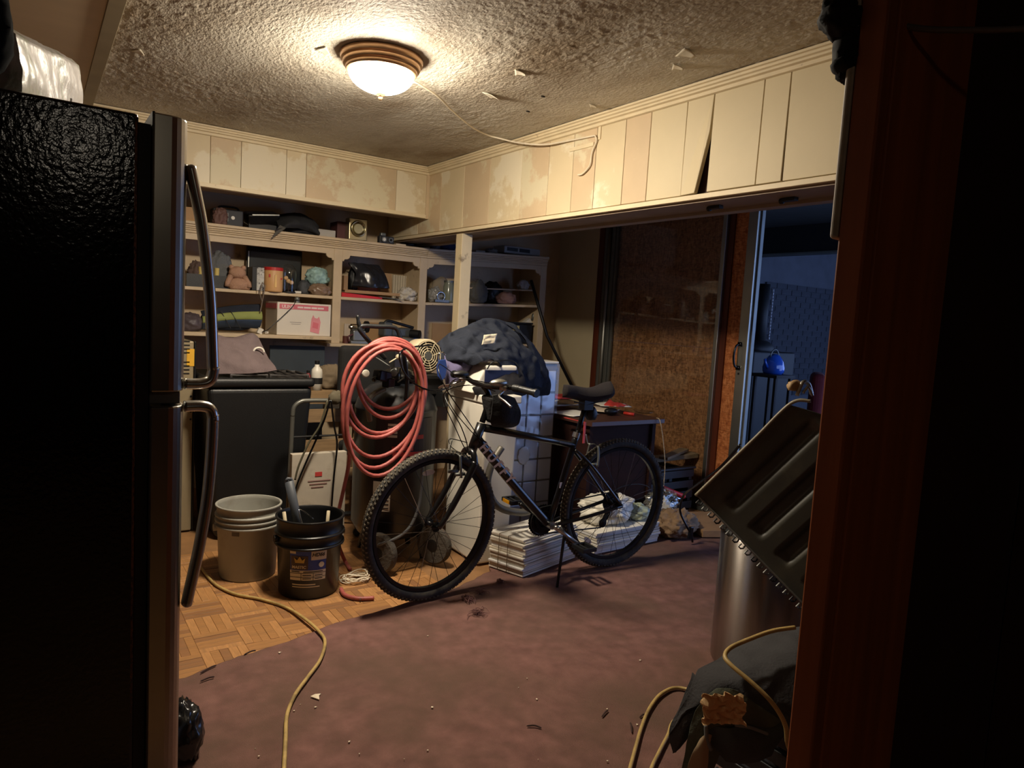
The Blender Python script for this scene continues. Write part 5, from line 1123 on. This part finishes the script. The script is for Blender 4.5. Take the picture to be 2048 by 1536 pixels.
MB().lathe(c,[(.001,0),(.085,0),(.095,.02),(.10,.06),(.085,.12),(.055,.165),(.05,.17),(.03,.185),(.001,.19)],28).build('body', mat('enamel',(40,90,190),.15,var=.1,coat=.6), kt, smooth=True)
MB().tube([c+V((.06*math.cos(a),0,.16+.07*math.sin(a))) for a in [PI*i/12 for i in range(13)]],.006,8).build('handle','alu_dull',kt,smooth=True)
MB().tube([c+V((-.08,0,.05)),c+V((-.13,0,.10)),c+V((-.14,0,.14))],[.018,.014,.012],10).build('spout','enamel',kt,smooth=True)
sd = T('low_stand','dark wooden stand under the blue kettle','stand',(c.x,c.y,0))
box((c.x-.14,c.y-.14,kz-.03),(c.x+.14,c.y+.14,kz-.001)).build('top', mat('standwood',(40,34,34),.7), sd)
for a in (-.12,.10):
    for b_ in (-.12,.10): box((c.x+a,c.y+b_,0),(c.x+a+.025,c.y+b_+.025,kz-.031)).build('leg','standwood',sd)
c = S3(1640,720,6.0); rc = T('armchair','dark red upholstered armchair in the dim sunroom','chair',(c.x,c.y,0))
rot = .6
MB().obox((c.x,c.y,.74),.50,.12,.62,rz=rot).build('backrest', mat('redfab',(96,20,26),.85,var=.12), rc, bevel=.05, seg=4)
MB().obox((c.x+.15,c.y-.22,.36),.52,.5,.16,rz=rot).build('seat','redfab',rc,bevel=.04,seg=3)
MB().obox((c.x+.13,c.y-.18,.15),.5,.5,.28,rz=rot).build('base','standwood',rc)
c = S3(1475+120,760,5.6); tag(MB().box((c.x-.4,c.y-.3,.4),(c.x+.25,c.y+.2,.44)).box((c.x-.38,c.y-.28,0),(c.x-.34,c.y-.24,.4)).box((c.x+.2,c.y-.28,0),(c.x+.24,c.y-.24,.4)).box((c.x-.38,c.y+.15,0),(c.x-.34,c.y+.19,.4)).box((c.x+.2,c.y+.15,0),(c.x+.24,c.y+.19,.4)).build('low_table','standwood'),'low dark table in front of the wood stove','table')
# ------------------------------------------------------------------ things on the bookcase
Z1, Z2, Z3, Z4 = ZT+.001, ZM+.001, ZCL+.001, ZC+.001
def X(px, py, y): return P(px,py,y=y).x
def HZ(px, py, y): return P(px,py,y=y).z
def crumple(name, label, cat, cx_, cy_, zb, rx, ry, rz, m, seed, amp=.4, fq=2.3):
    return tag(MB().blob((cx_,cy_,zb+rz*.72),(rx,ry,rz),amp,fq,seed,52,34,flat=-.72).build(name,m,smooth=True), label, cat)
mat('card',(176,140,100),.85,var=.08); mat('darkgrey',(46,46,50),.6,var=.15); mat('maroon',(84,44,46),.6); mat('gold',(190,182,150),.25,.9,var=.06)
# top board
x0 = X(378,430,5.2); box((x0-.12,5.16,Z1),(X(398,430,5.16),5.34,Z1+.095)).build('x','card').name = 'cardboard_box'
o = bpy.data.objects['cardboard_box']; tag(o,'small brown cardboard box on the bookcase top','box')
t = T('radio','old black portable radio with carry handle on the bookcase top','radio',(X(455,440,5.2),5.2,Z1))
xa, xb = X(426,440,5.17), X(487,440,5.17)
box((xa,5.17,Z1),(xb,5.28,Z1+.115)).build('body','darkgrey',t,bevel=.01,seg=3)
MB().tube(spline([(xa+.04,5.22,Z1+.115),(xa+.06,5.22,Z1+.135),(xb-.04,5.22,Z1+.135),(xb-.02,5.22,Z1+.115)],5),.007,8).build('handle','black',t,smooth=True)
MB().lathe((xb-.07,5.169,Z1+.06),[(.001,.004),(.012,.004),(.013,0)],18,axis=(0,-1,0)).build('knob','white_plastic',t); MB().box((xa+.09,5.166,Z1+.03),(xb-.1,5.1695,Z1+.09)).build('dial','black_gloss',t)
crumple('brown_glove','brown leather glove hanging against the portable radio','glove',X(440,440,5.13),5.125,Z1,.05,.03,.065,mat('glovebrown',(104,74,66),.7,var=.2),3)
t = T('projector','glossy black projector tilted on the bookcase top','projector',(X(522,440,5.2),5.2,Z1))
c = V((X(524,436,5.21),5.22,Z1+.085)); MB().obox(c,.22,.14,.085,ry=-.12,rx=.25).build('case','black_gloss',t,bevel=.014,seg=3)
MB().obox(c+V((.01,-.075,.02)),.19,.008,.012,ry=-.12).build('trim_bar','alu',t,bevel=.003); MB().obox(c+V((0,0,-.062)),.2,.12,.04,ry=.03).build('foot','black',t)
rows = [[V((X(a,b,y),y,HZ(a,b,y))) for a,b,y in r] for r in (((548,433,5.30),(575,428,5.30),(605,430,5.30),(630,448,5.30)),((552,442,5.18),(580,432,5.16),(612,436,5.16),(636,458,5.18)),((556,455,5.10),(582,445,5.08),(612,448,5.10),(638,470,5.14)),((550,462,5.055),(575,456,5.08),(605,458,5.12),(630,468,5.18)))]
t = tag(cloth(rows,44,.012,10,4).build('backpack',mat('packdark',(38,38,40),.85,var=.15),smooth=True,solid=.01),'collapsed dark backpack with grey flap on the bookcase top','backpack')
MB().blob((X(605,455,5.2),5.22,Z1+.06),(.13,.08,.075),.2,2,3,30,20,flat=-.75).build('pocket','packdark',t,smooth=True)
fl_ = [P(560,450,y=5.06),P(552,462,y=5.05),P(543,477,y=5.04),P(556,468,y=5.05),P(572,456,y=5.06)]; MB().prism(fl_,(0,.006,0)).build('strap_flap',mat('flapgrey',(84,80,72),.85),t)
tag(box((X(637,470,5.14),5.14,Z1),(X(671,474,5.14),5.24,Z1+.055)).build('small_carton',mat('smallwhite',(176,170,160),.6),bevel=.003),'small plain white carton beside the dark backpack','carton')
tag(box((X(674,474,5.2),5.2,Z1),(X(692,476,5.2),5.36,Z1+.135)).build('book','maroon',bevel=.003),'upright maroon book next to the gold clock','book')
t = T('clock','square gold mantel clock with round dial on the bookcase top','clock',(X(714,480,5.14),5.17,Z1))
xa, xb = X(697,478,5.12), X(734,480,5.12); zc = Z1+.088
box((xa,5.12,Z1),(xb,5.20,Z1+.165)).build('case','gold',t,bevel=.008,seg=3)
MB().lathe(((xa+xb)/2,5.119,zc),[(.001,.004),(.046,.004),(.050,.012),(.058,.012),(.062,.0)],36,axis=(0,-1,0)).build('bezel',mat('gold2',(180,170,134),.2,.95),t,smooth=True)
MB().lathe(((xa+xb)/2,5.116,zc),[(.001,.004),(.035,.004),(.036,.0)],30,axis=(0,-1,0)).build('dial',mat('dialcream',(178,168,130),.4),t)
t = T('camera','old silver and black camera on the bookcase top','camera',(X(772,487,5.12),5.13,Z1))
xa, xb = X(759,486,5.11), X(788,489,5.11)
box((xa,5.11,Z1),(xb,5.16,Z1+.058)).build('body','darkgrey',t,bevel=.006,seg=2); MB().box((xa+.012,5.115,Z1+.058),(xa+.055,5.155,Z1+.082)).build('prism_hump','alu_dull',t,bevel=.006)
for dx,r in ((.03,.020),(.085,.018)): MB().cyl((xa+dx,5.11,Z1+.03),(xa+dx,5.09,Z1+.03),r,n=20).build('lens','alu_dull',t); MB().cyl((xa+dx,5.0905,Z1+.03),(xa+dx,5.088,Z1+.03),r*.6,n=16).build('lens_glass','white_plastic' if dx<.05 else 'black_gloss',t)
tag(box((X(792,490,5.12),5.12,Z1),(X(812,492,5.12),5.2,Z1+.014)).build('notebook','papert',bevel=.002),'thin tan notebook lying right of the camera','notebook')
tag(MB().blob((X(820,486,5.25),5.27,Z1+.035),(.07,.05,.05),.2,2,9,24,16,flat=-.72).build('dark_pouch','black',smooth=True),'dark pouch under the beam end on the bookcase top','pouch')
def zr(x,z): return z+bz(x)
crumple('blue_bag','dark blue bag in shadow on the bookcase top','bag',X(895,498,5.2),5.22,zr(X(895,498,5.2),Z1)+.002,.08,.06,.06,mat('navybag',(30,36,70),.8),4,.2)
crumple('grey_bundle','grey wrapped bundle in shadow left of the post top','bundle',X(875,496,5.2),5.24,zr(X(875,496,5.2),Z1)+.002,.05,.05,.055,mat('bundle',(84,84,92),.8),6,.2)
xa = X(1008,508,5.15); xb = X(1080,512,5.15); zz = zr(xb,Z1)+.002
t = T('game_console','pale set top box with two dark slots on the bookcase top','device',((xa+xb)/2,5.2,zz)); box((xa,5.15,zz),(xb,5.33,zz+.065)).build('case',mat('consolegrey',(150,148,142),.5),t,bevel=.008)
for k in (0,1): box((xa+.03+k*.13,5.146,zz+.02),(xa+.14+k*.13,5.1495,zz+.05)).build('slot','black',t)
crumple('tissue_heap','small heap of pale tissue in the dark on the bookcase top','tissue',X(985,500,5.2),5.22,zr(3.2,Z1)+.002,.06,.05,.03,mat('tissue',(120,118,112),.8),8)
tag(box((X(950,502,5.22),5.2,zr(3.0,Z1)+.002),(X(968,503,5.22),5.3,zr(3.0,Z1)+.03)).build('small_box','smallwhite',bevel=.002),'tiny pale box in the dark behind the post','box')
# middle shelf
t = T('storage_tray','black tray with yellow candles on the middle shelf','tray',(X(415,560,5.2),5.24,Z2))
xa, xb = X(372,560,5.16), X(455,565,5.16)
for a,b in (((xa,5.14,Z2),(xb,5.155,Z2+.085)),((xa,5.33,Z2),(xb,5.345,Z2+.085)),((xa,5.1555,Z2),(xa+.012,5.3295,Z2+.085)),((xb-.012,5.1555,Z2),(xb,5.3295,Z2+.085)),((xa+.013,5.1555,Z2),(xb-.013,5.3295,Z2+.012))): box(a,b).build('wall','black_plastic',t)
for i,px in enumerate((402,434)):
    c = V((X(px,535,5.2),5.2,Z2+.012)); tag(MB().cyl(c,c+V((0,0,.125)),.016,n=16).build('candle',mat('candle',(214,190,110),.5)),['yellow candle at the back of the black tray','second yellow candle beside the grey knit hat'][i],'candle')
crumple('knit_hat','grey knit hat piled in the black tray','hat',X(440,525,5.25),5.25,Z2+.05,.085,.06,.12,mat('knitgrey',(104,106,108),.95,var=.15,bump=.5,bscale=120),5,.3)
crumple('brown_scarf','brown scarf bunched in the black tray','scarf',X(392,530,5.25),5.24,Z2+.02,.06,.05,.085,mat('scarf',(92,74,66),.9),7)
t = T('soft_toy','tan plush toy sitting at the shelf edge','toy',(X(472,570,5.14),5.14,Z2)); mat('plush',(178,138,112),.95,var=.1,bump=.5,bscale=150)
c = V((X(475,560,5.14),5.15,Z2)); MB().blob(c+V((.02,0,.035)),(.085,.05,.048),.2,2,3,30,20,flat=-.72).build('body','plush',t,smooth=True); MB().blob(c+V((0,0,.115)),(.058,.045,.045),.15,2,5,26,18,flat=-1).build('head','plush',t,smooth=True)
for s in (-1,1): MB().sphere(c+V((.04*s,.0,.15)),.018,12,8).build('ear','plush',t,smooth=True)
for s in (-1,1): MB().tube([c+V((.045*s,-.01,.09)),c+V((.07*s,-.03,.04)),c+V((.075*s,-.035,.017))],[.02,.018,.015],10).build('arm','plush',t,smooth=True)
t = T('monitor','dark flat screen monitor stored at the back of the middle shelf','monitor',(X(546,560,5.36),5.37,Z2))
xa, xb = X(493,560,5.36), X(603,565,5.36); zt_ = min(HZ(546,497,5.36),ZT-.03)
box((xa,5.36,Z2),(xb,5.40,zt_)).build('bezel','black_gloss',t,bevel=.006); box((xa+.02,5.356,Z2+.03),(xb-.015,5.3595,zt_-.035)).build('screen',mat('screen',(44,48,50),.25),t)
box((xa+.006,5.352,Z2+.03),(xa+.014,5.3595,zt_-.035)).build('edge_strip','alu',t)
t = T('storage_box','black box with white printed side on the middle shelf','box',(X(516,575,5.12),5.2,Z2)); xa, xm, xb = X(504,575,5.11), X(513,577,5.11), X(528,578,5.11)
box((xa,5.111,Z2),(xb,5.24,Z2+.165)).build('body','black',t,bevel=.002); box((xm,5.107,Z2+.003),(xb-.002,5.1105,Z2+.162)).build('printed_side',mat('printside',(190,186,176),.6,var=.25,scale=50,dirt=(60,56,56),dscale=60,dth=(.56,.62)),t)
def jar(px,y,r,h,m,lid,nm,label,cat,zb):
    x = X(px,570,y); t = T(nm,label,cat,(x,y,zb)); MB().lathe((x,y,zb),[(.001,0),(r*.94,0),(r,.01),(r,h*.86),(r*.94,h*.9),(.001,h*.9)],28).build('body',m,t,smooth=True)
    MB().lathe((x,y,zb),[(r*1.02,h*.87),(r*1.02,h),(.001,h+.001)],28).build('lid',lid,t,smooth=False,bevel=.002); return t,x
t,x = jar(546,5.14,.066,.172,mat('canister',(214,164,110),.5,var=.06),mat('lidred',(190,44,40),.45),'coffee_canister','tan plastic canister with red lid on the middle shelf','canister',Z2)
MB().box((x-.008,5.070,Z2+.03),(x+.008,5.078,Z2+.12)).build('grip',mat('grip',(232,190,120),.5),t,bevel=.003); MB().box((x-.045,5.084,Z2+.10),(x-.02,5.09,Z2+.122)).build('red_patch','lidred',t); MB().box((x+.036,5.084,Z2+.09),(x+.048,5.092,Z2+.10)).build('red_patch','lidred',t)
x = X(577,570,5.15); t = T('glass_cloche','clear glass cloche over dried flowers on the middle shelf','cloche',(x,5.15,Z2))
MB().lathe((x,5.15,Z2),[(.052,.012),(.052,.14),(.046,.175),(.03,.198),(.001,.206)],32).build('dome',glass('cloche',alpha=.07),t,smooth=True); MB().lathe((x,5.15,Z2),[(.001,0),(.058,0),(.058,.010),(.001,.011)],28).build('base','black',t)
MB().tube([(x,5.15,Z2+.01),(x-.005,5.15,Z2+.08)],.003,6).tube([(x,5.15,Z2+.02),(x+.015,5.145,Z2+.07)],.003,6).build('stem','twig',t)
for dx,dz in ((-.022,.105),(.018,.075),(-.005,.085)): MB().sphere((x+dx,5.14,Z2+dz),.016,12,8).build('flower',mat('driedflower',(214,178,130),.8),t,smooth=True)
tag(MB().cyl((X(592,582,5.09),5.115,Z2+.009),(X(604,584,5.09),5.115,Z2+.009),.009,n=14).build('glue_tube','white_plastic'),'small white tube lying at the middle shelf edge','tube')
crumple('wrapped_towels','clear bag of folded teal and white towels on the middle shelf','towels',X(634,550,5.2),5.2,Z2+.075,.085,.07,.075,mat('teal',(150,182,178),.6,var=.3,scale=18),11,.35)
crumple('wrapped_bread','brown loaf in shiny clear wrap beneath the towels','bread',X(640,575,5.14),5.14,Z2,.085,.05,.05,mat('bread',(132,108,88),.3,var=.25),13,.3)
crumple('grey_pouch','grey zip pouch beside the wrapped loaf','pouch',X(608,578,5.2),5.2,Z2,.05,.05,.06,mat('pouchgrey',(70,72,76),.7),14,.2)
# second bay
box((X(688,560,5.16),5.16,Z2+.052),(X(696,560,5.16),5.30,Z2+.16)).build('x',mat('woodframe',(150,116,78),.6)).name='picture_frame'; tag(bpy.data.objects['picture_frame'],'thin wooden picture frame standing by the bookcase upright','frame')
crumple('dark_roll','dark rolled garment behind the picture frame','garment',X(706,555,5.3),5.3,Z2+.053,.04,.04,.11,'black',5,.2)
t = T('cardboard_tray','shallow cardboard tray on the red folder','tray',(X(745,585,5.2),5.22,Z2+.04)); xa, xb = X(690,580,5.14), X(800,590,5.14)
box((xa,5.14,Z2+.034),(xb,5.34,Z2+.042)).build('base','card',t); box((xa,5.14,Z2+.0425),(xb,5.146,Z2+.056)).build('edge','card',t)
tag(MB().hexa([(X(684,595,5.11),5.115,Z2),(X(765,600,5.11),5.115,Z2),(X(765,600,5.11),5.32,Z2),(X(684,595,5.11),5.32,Z2),(X(684,595,5.11),5.115,Z2+.032),(X(765,600,5.11),5.115,Z2+.014),(X(765,600,5.11),5.32,Z2+.014),(X(684,595,5.11),5.32,Z2+.032)]).build('red_folder',mat('redfolder',(206,40,44),.45),bevel=.002),'bright red folder under the cardboard tray','folder')
rows = [[V((X(a,b,y),y,HZ(a,b,y))) for a,b,y in r] for r in (((696,527,5.26),(725,530,5.24),(755,533,5.26)),((712,548,5.22),(738,548,5.18),(768,552,5.22)),((706,565,5.2),(740,566,5.16),(774,568,5.2)),((704,572,5.18),(740,575,5.16),(776,578,5.2)))]
tag(cloth(rows,36,.012,9,3).build('black_garment_bag',mat('blackbagshine',(38,38,42),.25,var=.15),smooth=True,solid=.03),'black garment in glossy clear bag on the cardboard tray','bag')
tag(MB().obox((X(740,545,5.33),5.36,Z2+.14),.17,.006,.17,rx=-.1).build('orange_card',mat('orangecard',(200,110,72),.7)),'orange card standing behind the garment bag','card')
tag(MB().obox((X(774,555,5.32),5.34,Z2+.13),.10,.008,.17,rx=-.12).build('cardboard_sheet','card'),'plain cardboard sheet behind the garment bag','cardboard')
t = T('pleated_card','pleated cream card standing against the back of the bookcase','card',(X(800,560,5.35),5.39,Z2+.02)); xx = X(788,560,5.39)
for k in range(6): MB().obox((xx+.022*k,5.39,Z2+.115),.017,.008,.19).build('pleat','sheet_b',t)
tag(MB().obox((X(772,596,5.09),5.115,Z2+.012),.01,.01,.004).prism([V((X(758,594,5.1),5.1,Z2+.016)),V((X(800,600,5.08),5.07,Z2+.008)),V((X(806,606,5.05),5.06,Z2+.002)),V((X(792,603,5.08),5.085,Z2+.002))],(0,0,.003)).build('saw_blade','alu_dull'),'dark saw blade poking over the shelf edge','blade')
crumple('crumpled_paper','heap of crumpled white paper in the second bookcase bay','paper',X(814,590,5.18),5.18,Z2,.085,.07,.062,mat('crumwhite',(200,192,178),.6,var=.1),16,.55,3.0)
# third bay
x = X(897,590,5.15); t = T('glass_jar','tall clear glass jar with pale lid in the third bay','jar',(x,5.15,zr(x,Z2)+.001)); zz = zr(x,Z2)+.001
MB().lathe((x,5.15,zz),[(.001,0),(.045,0),(.047,.02),(.047,.13),(.04,.15),(.04,.165)],28).build('glass',mat('jargreen',(130,134,118),.15,var=.1),t,smooth=True); MB().cyl((x,5.15,zz+.165),(x,5.15,zz+.18),.043,n=24).build('lid','alu_dull',t)
x = X(873,585,5.16); zz = zr(x,Z2)+.002
crumple('clear_wrap','crinkled clear plastic wrap in the third bay','plastic',x,5.18,zz,.06,.05,.07,mat('wrapgrey',(150,148,144),.2,var=.2),18,.5,3)
tag(MB().tube([V((x+.02+.035*math.cos(a),5.12,zz+.05+.035*math.sin(a))) for a in [i*PI/10 for i in range(20)]],.006,8,closed=True).build('tin_ring','chrome',smooth=True),'bright metal ring leaning on the clear wrap','ring')
tag(MB().obox((x+.02,5.105,zz+.012),.13,.03,.02).build('metal_chain_bar',mat('chainbar',(120,118,112),.4,.6,var=.3,scale=60)),'beaded metal bar lying at the third bay edge','bar')
tag(MB().blob((X(885,560,5.3),5.32,zz+.10),(.09,.06,.12),.15,2,4,26,18,flat=-.85).build('paper_bag',mat('paperbag',(150,136,116),.8),smooth=True),'tan paper bag behind the glass jar','bag')
def crr(nm,lb,ct,px,py,y,rx,ry,rz,m,sd,am=.3): xx = X(px,py,y); return crumple(nm,lb,ct,xx,y,zr(xx,Z2)+.003,rx,ry,rz,m,sd,am)
crr('grey_sack','grey cloth sack right behind the post','sack',955,590,5.2,.09,.07,.11,mat('sackgrey',(96,94,90),.9),20)
crr('black_pack','slumped black pack next to the grey sack','bag',985,590,5.25,.10,.08,.11,'black',21)
crr('pink_wrap','dusty pink wrapped parcel in the third bay','parcel',1012,600,5.16,.10,.06,.06,mat('pinkwrap',(140,106,98),.8),22)
xx = X(1048,575,5.2); crumple('white_tissue','white tissue on the thin half shelf','tissue',xx,5.22,zr(xx,ZM+.136),.06,.04,.05,mat('tissue2',(176,170,160),.8),23)
# counter level
crumple('dark_purse','dark purple grey purse at the end of the counter','purse',X(380,625,5.1),5.12,Z3,.09,.08,.07,mat('purse',(78,68,72),.5,var=.2),25,.25)
c = V((X(462,640,5.08),5.1,Z3)); t = T('sleeping_mat','rolled mat with blue green and navy bands on the counter','mat',c)
cuts = [(0,.30,'navy'),(.30,.62,mat('matgreen',(142,150,82),.8,var=.1)),(.62,1.0,mat('matblue',(58,74,98),.8,var=.1))]
xa, xb = X(405,650,5.06), X(524,640,5.06)
def mats(u,v):
    z0 = Z3+.022+.03*u; h = .10+.045*u - .05*max(0,(u-.9))*3; a = PI*(v*1.0)
    return V((xa+(xb-xa)*u + .01*N.noise(V((u*5,v*4,0))), 5.10+.055*math.cos(a)*-1*math.sin(PI*.5)-.02*math.sin(a)+.03, z0+h*(1-v)+.006*N.noise(V((u*6,v*6,3)))))
for a,b,m_ in cuts:
    def f_(u,v,a=a,b=b):
        q = a+(b-a)*v; z0 = Z3+.004+.02*u; h = .115+.05*u; an = PI*q; return V((xa+(xb-xa)*u, 5.13-.075*math.sin(an)+.006*N.noise(V((u*7,q*5,2))), z0+.012+h*(1-q)+.012*math.sin(PI*u)))
    MB().grid(f_,30,10).build('band',m_,t,smooth=True,solid=.012)
MB().blob((xa+(xb-xa)*.5,5.17,Z3+.085),((xb-xa)*.5,.05,.08),.08,2,3,26,16,flat=-.95).build('roll_core','navy',t,smooth=True)
for u_ in (.28,.45): MB().tube([V((xa+(xb-xa)*(u_+.06*k),5.052-.0*k,Z3+.15-.04*k)) for k in range(4)],.003,5).build('strap','ink',t)
# white shipping carton with pink print
t = T('shipping_carton','white carton with pink printed band on the bookcase counter','carton',(1.6,5.1,Z3))
mat('ctnwhite',(222,212,196),.65,var=.03); mat('ctnpink',(214,110,120),.6); mat('ctnink',(236,214,206),.6); mat('ctnpic',(220,140,146),.6); mat('ctnside',(206,190,170),.7)
xa, xb = X(554,640,5.0), X(661,650,5.0); zt_ = HZ(600,606,5.0)
box((xa,5.0,Z3),(xb,5.30,zt_)).build('body','ctnwhite',t,bevel=.003)
def dec(px0,py0,px1,py1,m,nm,off=.0025): 
    a = P(px0,py0,y=5.0); b = P(px1,py1,y=5.0); return box((a.x,5.0-off,b.z),(b.x,4.9995,a.z)).build(nm,m,t)
zb0, zb1 = zt_-.047, zt_-.012
box((xa+.015,4.9975,zb0),(xb-.02,4.9995,zb1)).build('print_band','ctnpink',t)
box((xa-.0025,5.01,zb0),(xa-.0005,5.29,zb1)).build('print_band','ctnpink',t)
text('ULINE',.030,'ctnink',t,(xa+.03,4.9968,zb0+.007),(1,0,0),(0,0,1),bold=.0008)
for k,(a,b) in enumerate(((.14,.18),(.185,.235),(.24,.28),(.285,.33))): box((xa+a,4.9962,zb0+.010),(min(xa+b,xb-.03),4.9972,zb0+.022)).build('print_word','ctnink',t)
px_ = xa+.235; MB().prism([(px_+a,4.9985,Z3+b) for a,b in ((.0,.03),(.065,.015),(.075,.10),(.062,.14),(.05,.125),(.03,.13),(.02,.15),(.008,.12))],(0,-.0015,0)).build('picture','ctnpic',t)
MB().prism([(px_+a,4.9965,Z3+b) for a,b in ((.015,.06),(.055,.05),(.06,.09),(.02,.10))],(0,-.001,0)).build('picture','ctnpink',t)
box((xa+.09,4.9975,Z3+.09),(xa+.17,4.9993,Z3+.094)).build('print_line',mat('ctngrey',(170,160,150),.7),t); box((xa+.10,4.9975,Z3+.078),(xa+.165,4.9993,Z3+.081)).build('print_line','ctngrey',t)
t2 = T('clip_lamp','small grey clip lamp on the white carton','lamp',(X(594,604,5.1),5.08,zt_)); cx_ = X(594,604,5.06)
MB().cyl((cx_,5.06,zt_+.001),(cx_,5.06,zt_+.012),.022,n=18).build('base','alu_dull',t2); MB().sphere((cx_,5.06,zt_+.028),.018,14,10).build('head','alu_dull',t2,smooth=True)
tag(MB().tube(spline([P(592,600,y=5.02),P(586,612,y=4.985),P(565,633,y=4.985),P(548,648,y=4.985),P(535,660,y=4.985),P(524,664,y=5.0)],7),.003,6).build('lamp_wire','black_gloss',smooth=True),'thin black wire hanging over the white carton front','wire')
tag(MB().tube(spline([P(525,565,y=5.06),P(520,585,y=5.05),P(524,605,y=5.05),P(520,625,y=5.04),P(527,590,y=5.05),P(530,570,y=5.06)],7),.004,6).build('twine_loop',mat('twine',(120,104,90),.8),smooth=True),'loop of brown twine hanging off the middle shelf','twine')
t = T('plug_adapter','white plug adapter lying by the carton','plug',(X(520,660,5.02),5.03,Z3)); c = V((X(520,662,5.02),5.02,Z3)); MB().obox(c+V((0,0,.02)),.035,.03,.04,ry=.4).build('body','white_plastic',t,bevel=.004); MB().cyl(c+V((.03,0,.012)),c+V((.055,0,.012)),.011,n=12).build('plug','white_plastic',t)
# metal machine and tools on the ledge
t = T('bench_grinder','grey metal bench grinder on the bookcase ledge','tool',(X(715,680,5.13),5.14,Z4)); c = V((X(716,680,5.12),5.13,Z4)); mat('machine',(140,142,140),.4,.5,var=.15)
MB().box((c.x-.07,5.08,Z4),(c.x+.09,5.18,Z4+.022)).build('base','machine',t,bevel=.004); MB().box((c.x-.05,5.09,Z4+.0225),(c.x+.05,5.17,Z4+.10)).build('block','machine',t,bevel=.008)
MB().cyl((c.x-.06,5.12,Z4+.125),(c.x+.05,5.12,Z4+.125),.024,n=18).cyl((c.x-.075,5.12,Z4+.125),(c.x-.06,5.12,Z4+.125),.012,n=12).build('spindle','chrome',t)
MB().cyl((c.x+.052,5.12,Z4+.13),(c.x+.075,5.12,Z4+.13),.045,n=24).build('wheel','black',t); MB().tube(spline([(c.x-.05,5.1,Z4+.07),(c.x-.09,5.09,Z4+.05),(c.x-.08,5.09,Z4+.015)],5),.007,8).build('lever','maroon',t,smooth=True)
tag(MB().cyl((X(693,680,5.1),5.12,Z4),(X(693,680,5.1),5.12,Z4+.055),.022,n=16).build('brown_tin',mat('browntin',(86,44,34),.5)),'small brown tin beside the bench grinder','tin')
t = T('hand_vacuum','grey corded vacuum with black nozzle on the ledge','vacuum',(X(800,650,5.15),5.16,Z4)); xa, xb = X(766,660,5.12), X(826,664,5.12); mat('vacgrey',(78,82,84),.45,var=.1)
MB().box((xa,5.10,Z4+.062),(xa+.075,5.22,Z4+.175)).build('handle_housing','vacgrey',t,bevel=.015,seg=3); MB().box((xa+.0755,5.11,Z4+.062),(xb,5.21,Z4+.135)).build('motor_body','vacgrey',t,bevel=.018,seg=3)
MB().cyl((xb-.03,5.1,Z4+.095),(xb+.02,5.04,Z4+.09),.034,n=22).cyl((xb+.0201,5.0399,Z4+.09),(xb+.0203,5.0397,Z4+.09),.026,n=22).build('nozzle','black_plastic',t)
MB().tube(spline([(xa+.01,5.12,Z4+.165),(xa+.04,5.12,Z4+.185),(xa+.12,5.12,Z4+.17),(xb,5.12,Z4+.14)],6),.012,10).build('grip','black_plastic',t,smooth=True)
for i,(a,b,yy) in enumerate((((762,682),(838,678),5.06),((800,676),(856,680),5.13))):
    p,q = P(*a,y=yy),P(*b,y=yy); p.z=q.z=Z4+.031; t = T('paint_roller_tube',['grey tube with blue end cap on the ledge','second grey tube with blue end cap behind the first'][i],'tube',(p+q)/2-V((0,0,.031))); MB().cyl(p,q-(q-p)*.16,.029,n=22).build('barrel',mat('tubegry',(150,142,128),.5),t,smooth=True); MB().cyl(q-(q-p)*.159,q,.030,n=22).build('end_cap',mat('capblue',(44,72,130),.4),t)
for i,(a,b,h_,m_,lb) in enumerate(((733,772,.16,'card','plain cardboard sheet leaning behind the bench grinder'),(866,905,.17,'card','cardboard sheet leaning at the back right of the vacuum'),(690,726,.14,'ctnside','pale board leaning behind the metal grinder'))):
    xa, xb = X(a,660,5.40), X(b,660,5.40); tag(MB().obox(((xa+xb)/2,5.42,zr(xa,Z4)+h_/2+.001),xb-xa,.008,h_).build('leaning_board',m_),lb,'board')
xa, xb = X(950,690,5.14), X(1062,700,5.14); t = T('tool_crate','black tool crate with yellow tag under the half shelf','crate',((xa+xb)/2,5.2,zr(xa,Z4)+.004)); zz = zr(xb,Z4)+.002
box((xa,5.14,zz),(xb,5.34,zz+.17)).build('body','black_plastic',t,bevel=.006); box((xa-.01,5.13,zz+.171),(xb,5.35,zz+.185)).build('lid','black_plastic',t,bevel=.003); c = P(1032,652,y=5.13); box((c.x-.035,5.126,zz+.11),(c.x+.035,5.1295,zz+.155)).build('tag',mat('yelltag',(190,176,120),.6),t)
c = V((X(1060,640,5.2),5.2,zz+.186)); tag(MB().prism([c+V((-.06,0,0)),c+V((.03,0,0)),c+V((.0,0,.04))],(0,.05,0)).build('white_wedge','sheet_a'),'white wedge of foam on the black tool crate','foam')
tag(MB().tube([c+V((.03,.01,.02)),c+V((.045,.01,.07)),c+V((.06,.01,.10))],[.012,.018,.014],10).build('spray_nozzle','alu_dull',smooth=True),'grey spray nozzle standing on the black tool crate','nozzle')
# below the ledge, in shadow
tag(box((2.2,4.9,.0),(2.62,5.18,.86)).build('metal_cabinet',mat('cabdark',(50,44,42),.6),bevel=.005),'dark metal cabinet under the bookcase ledge behind the bicycle','cabinet')
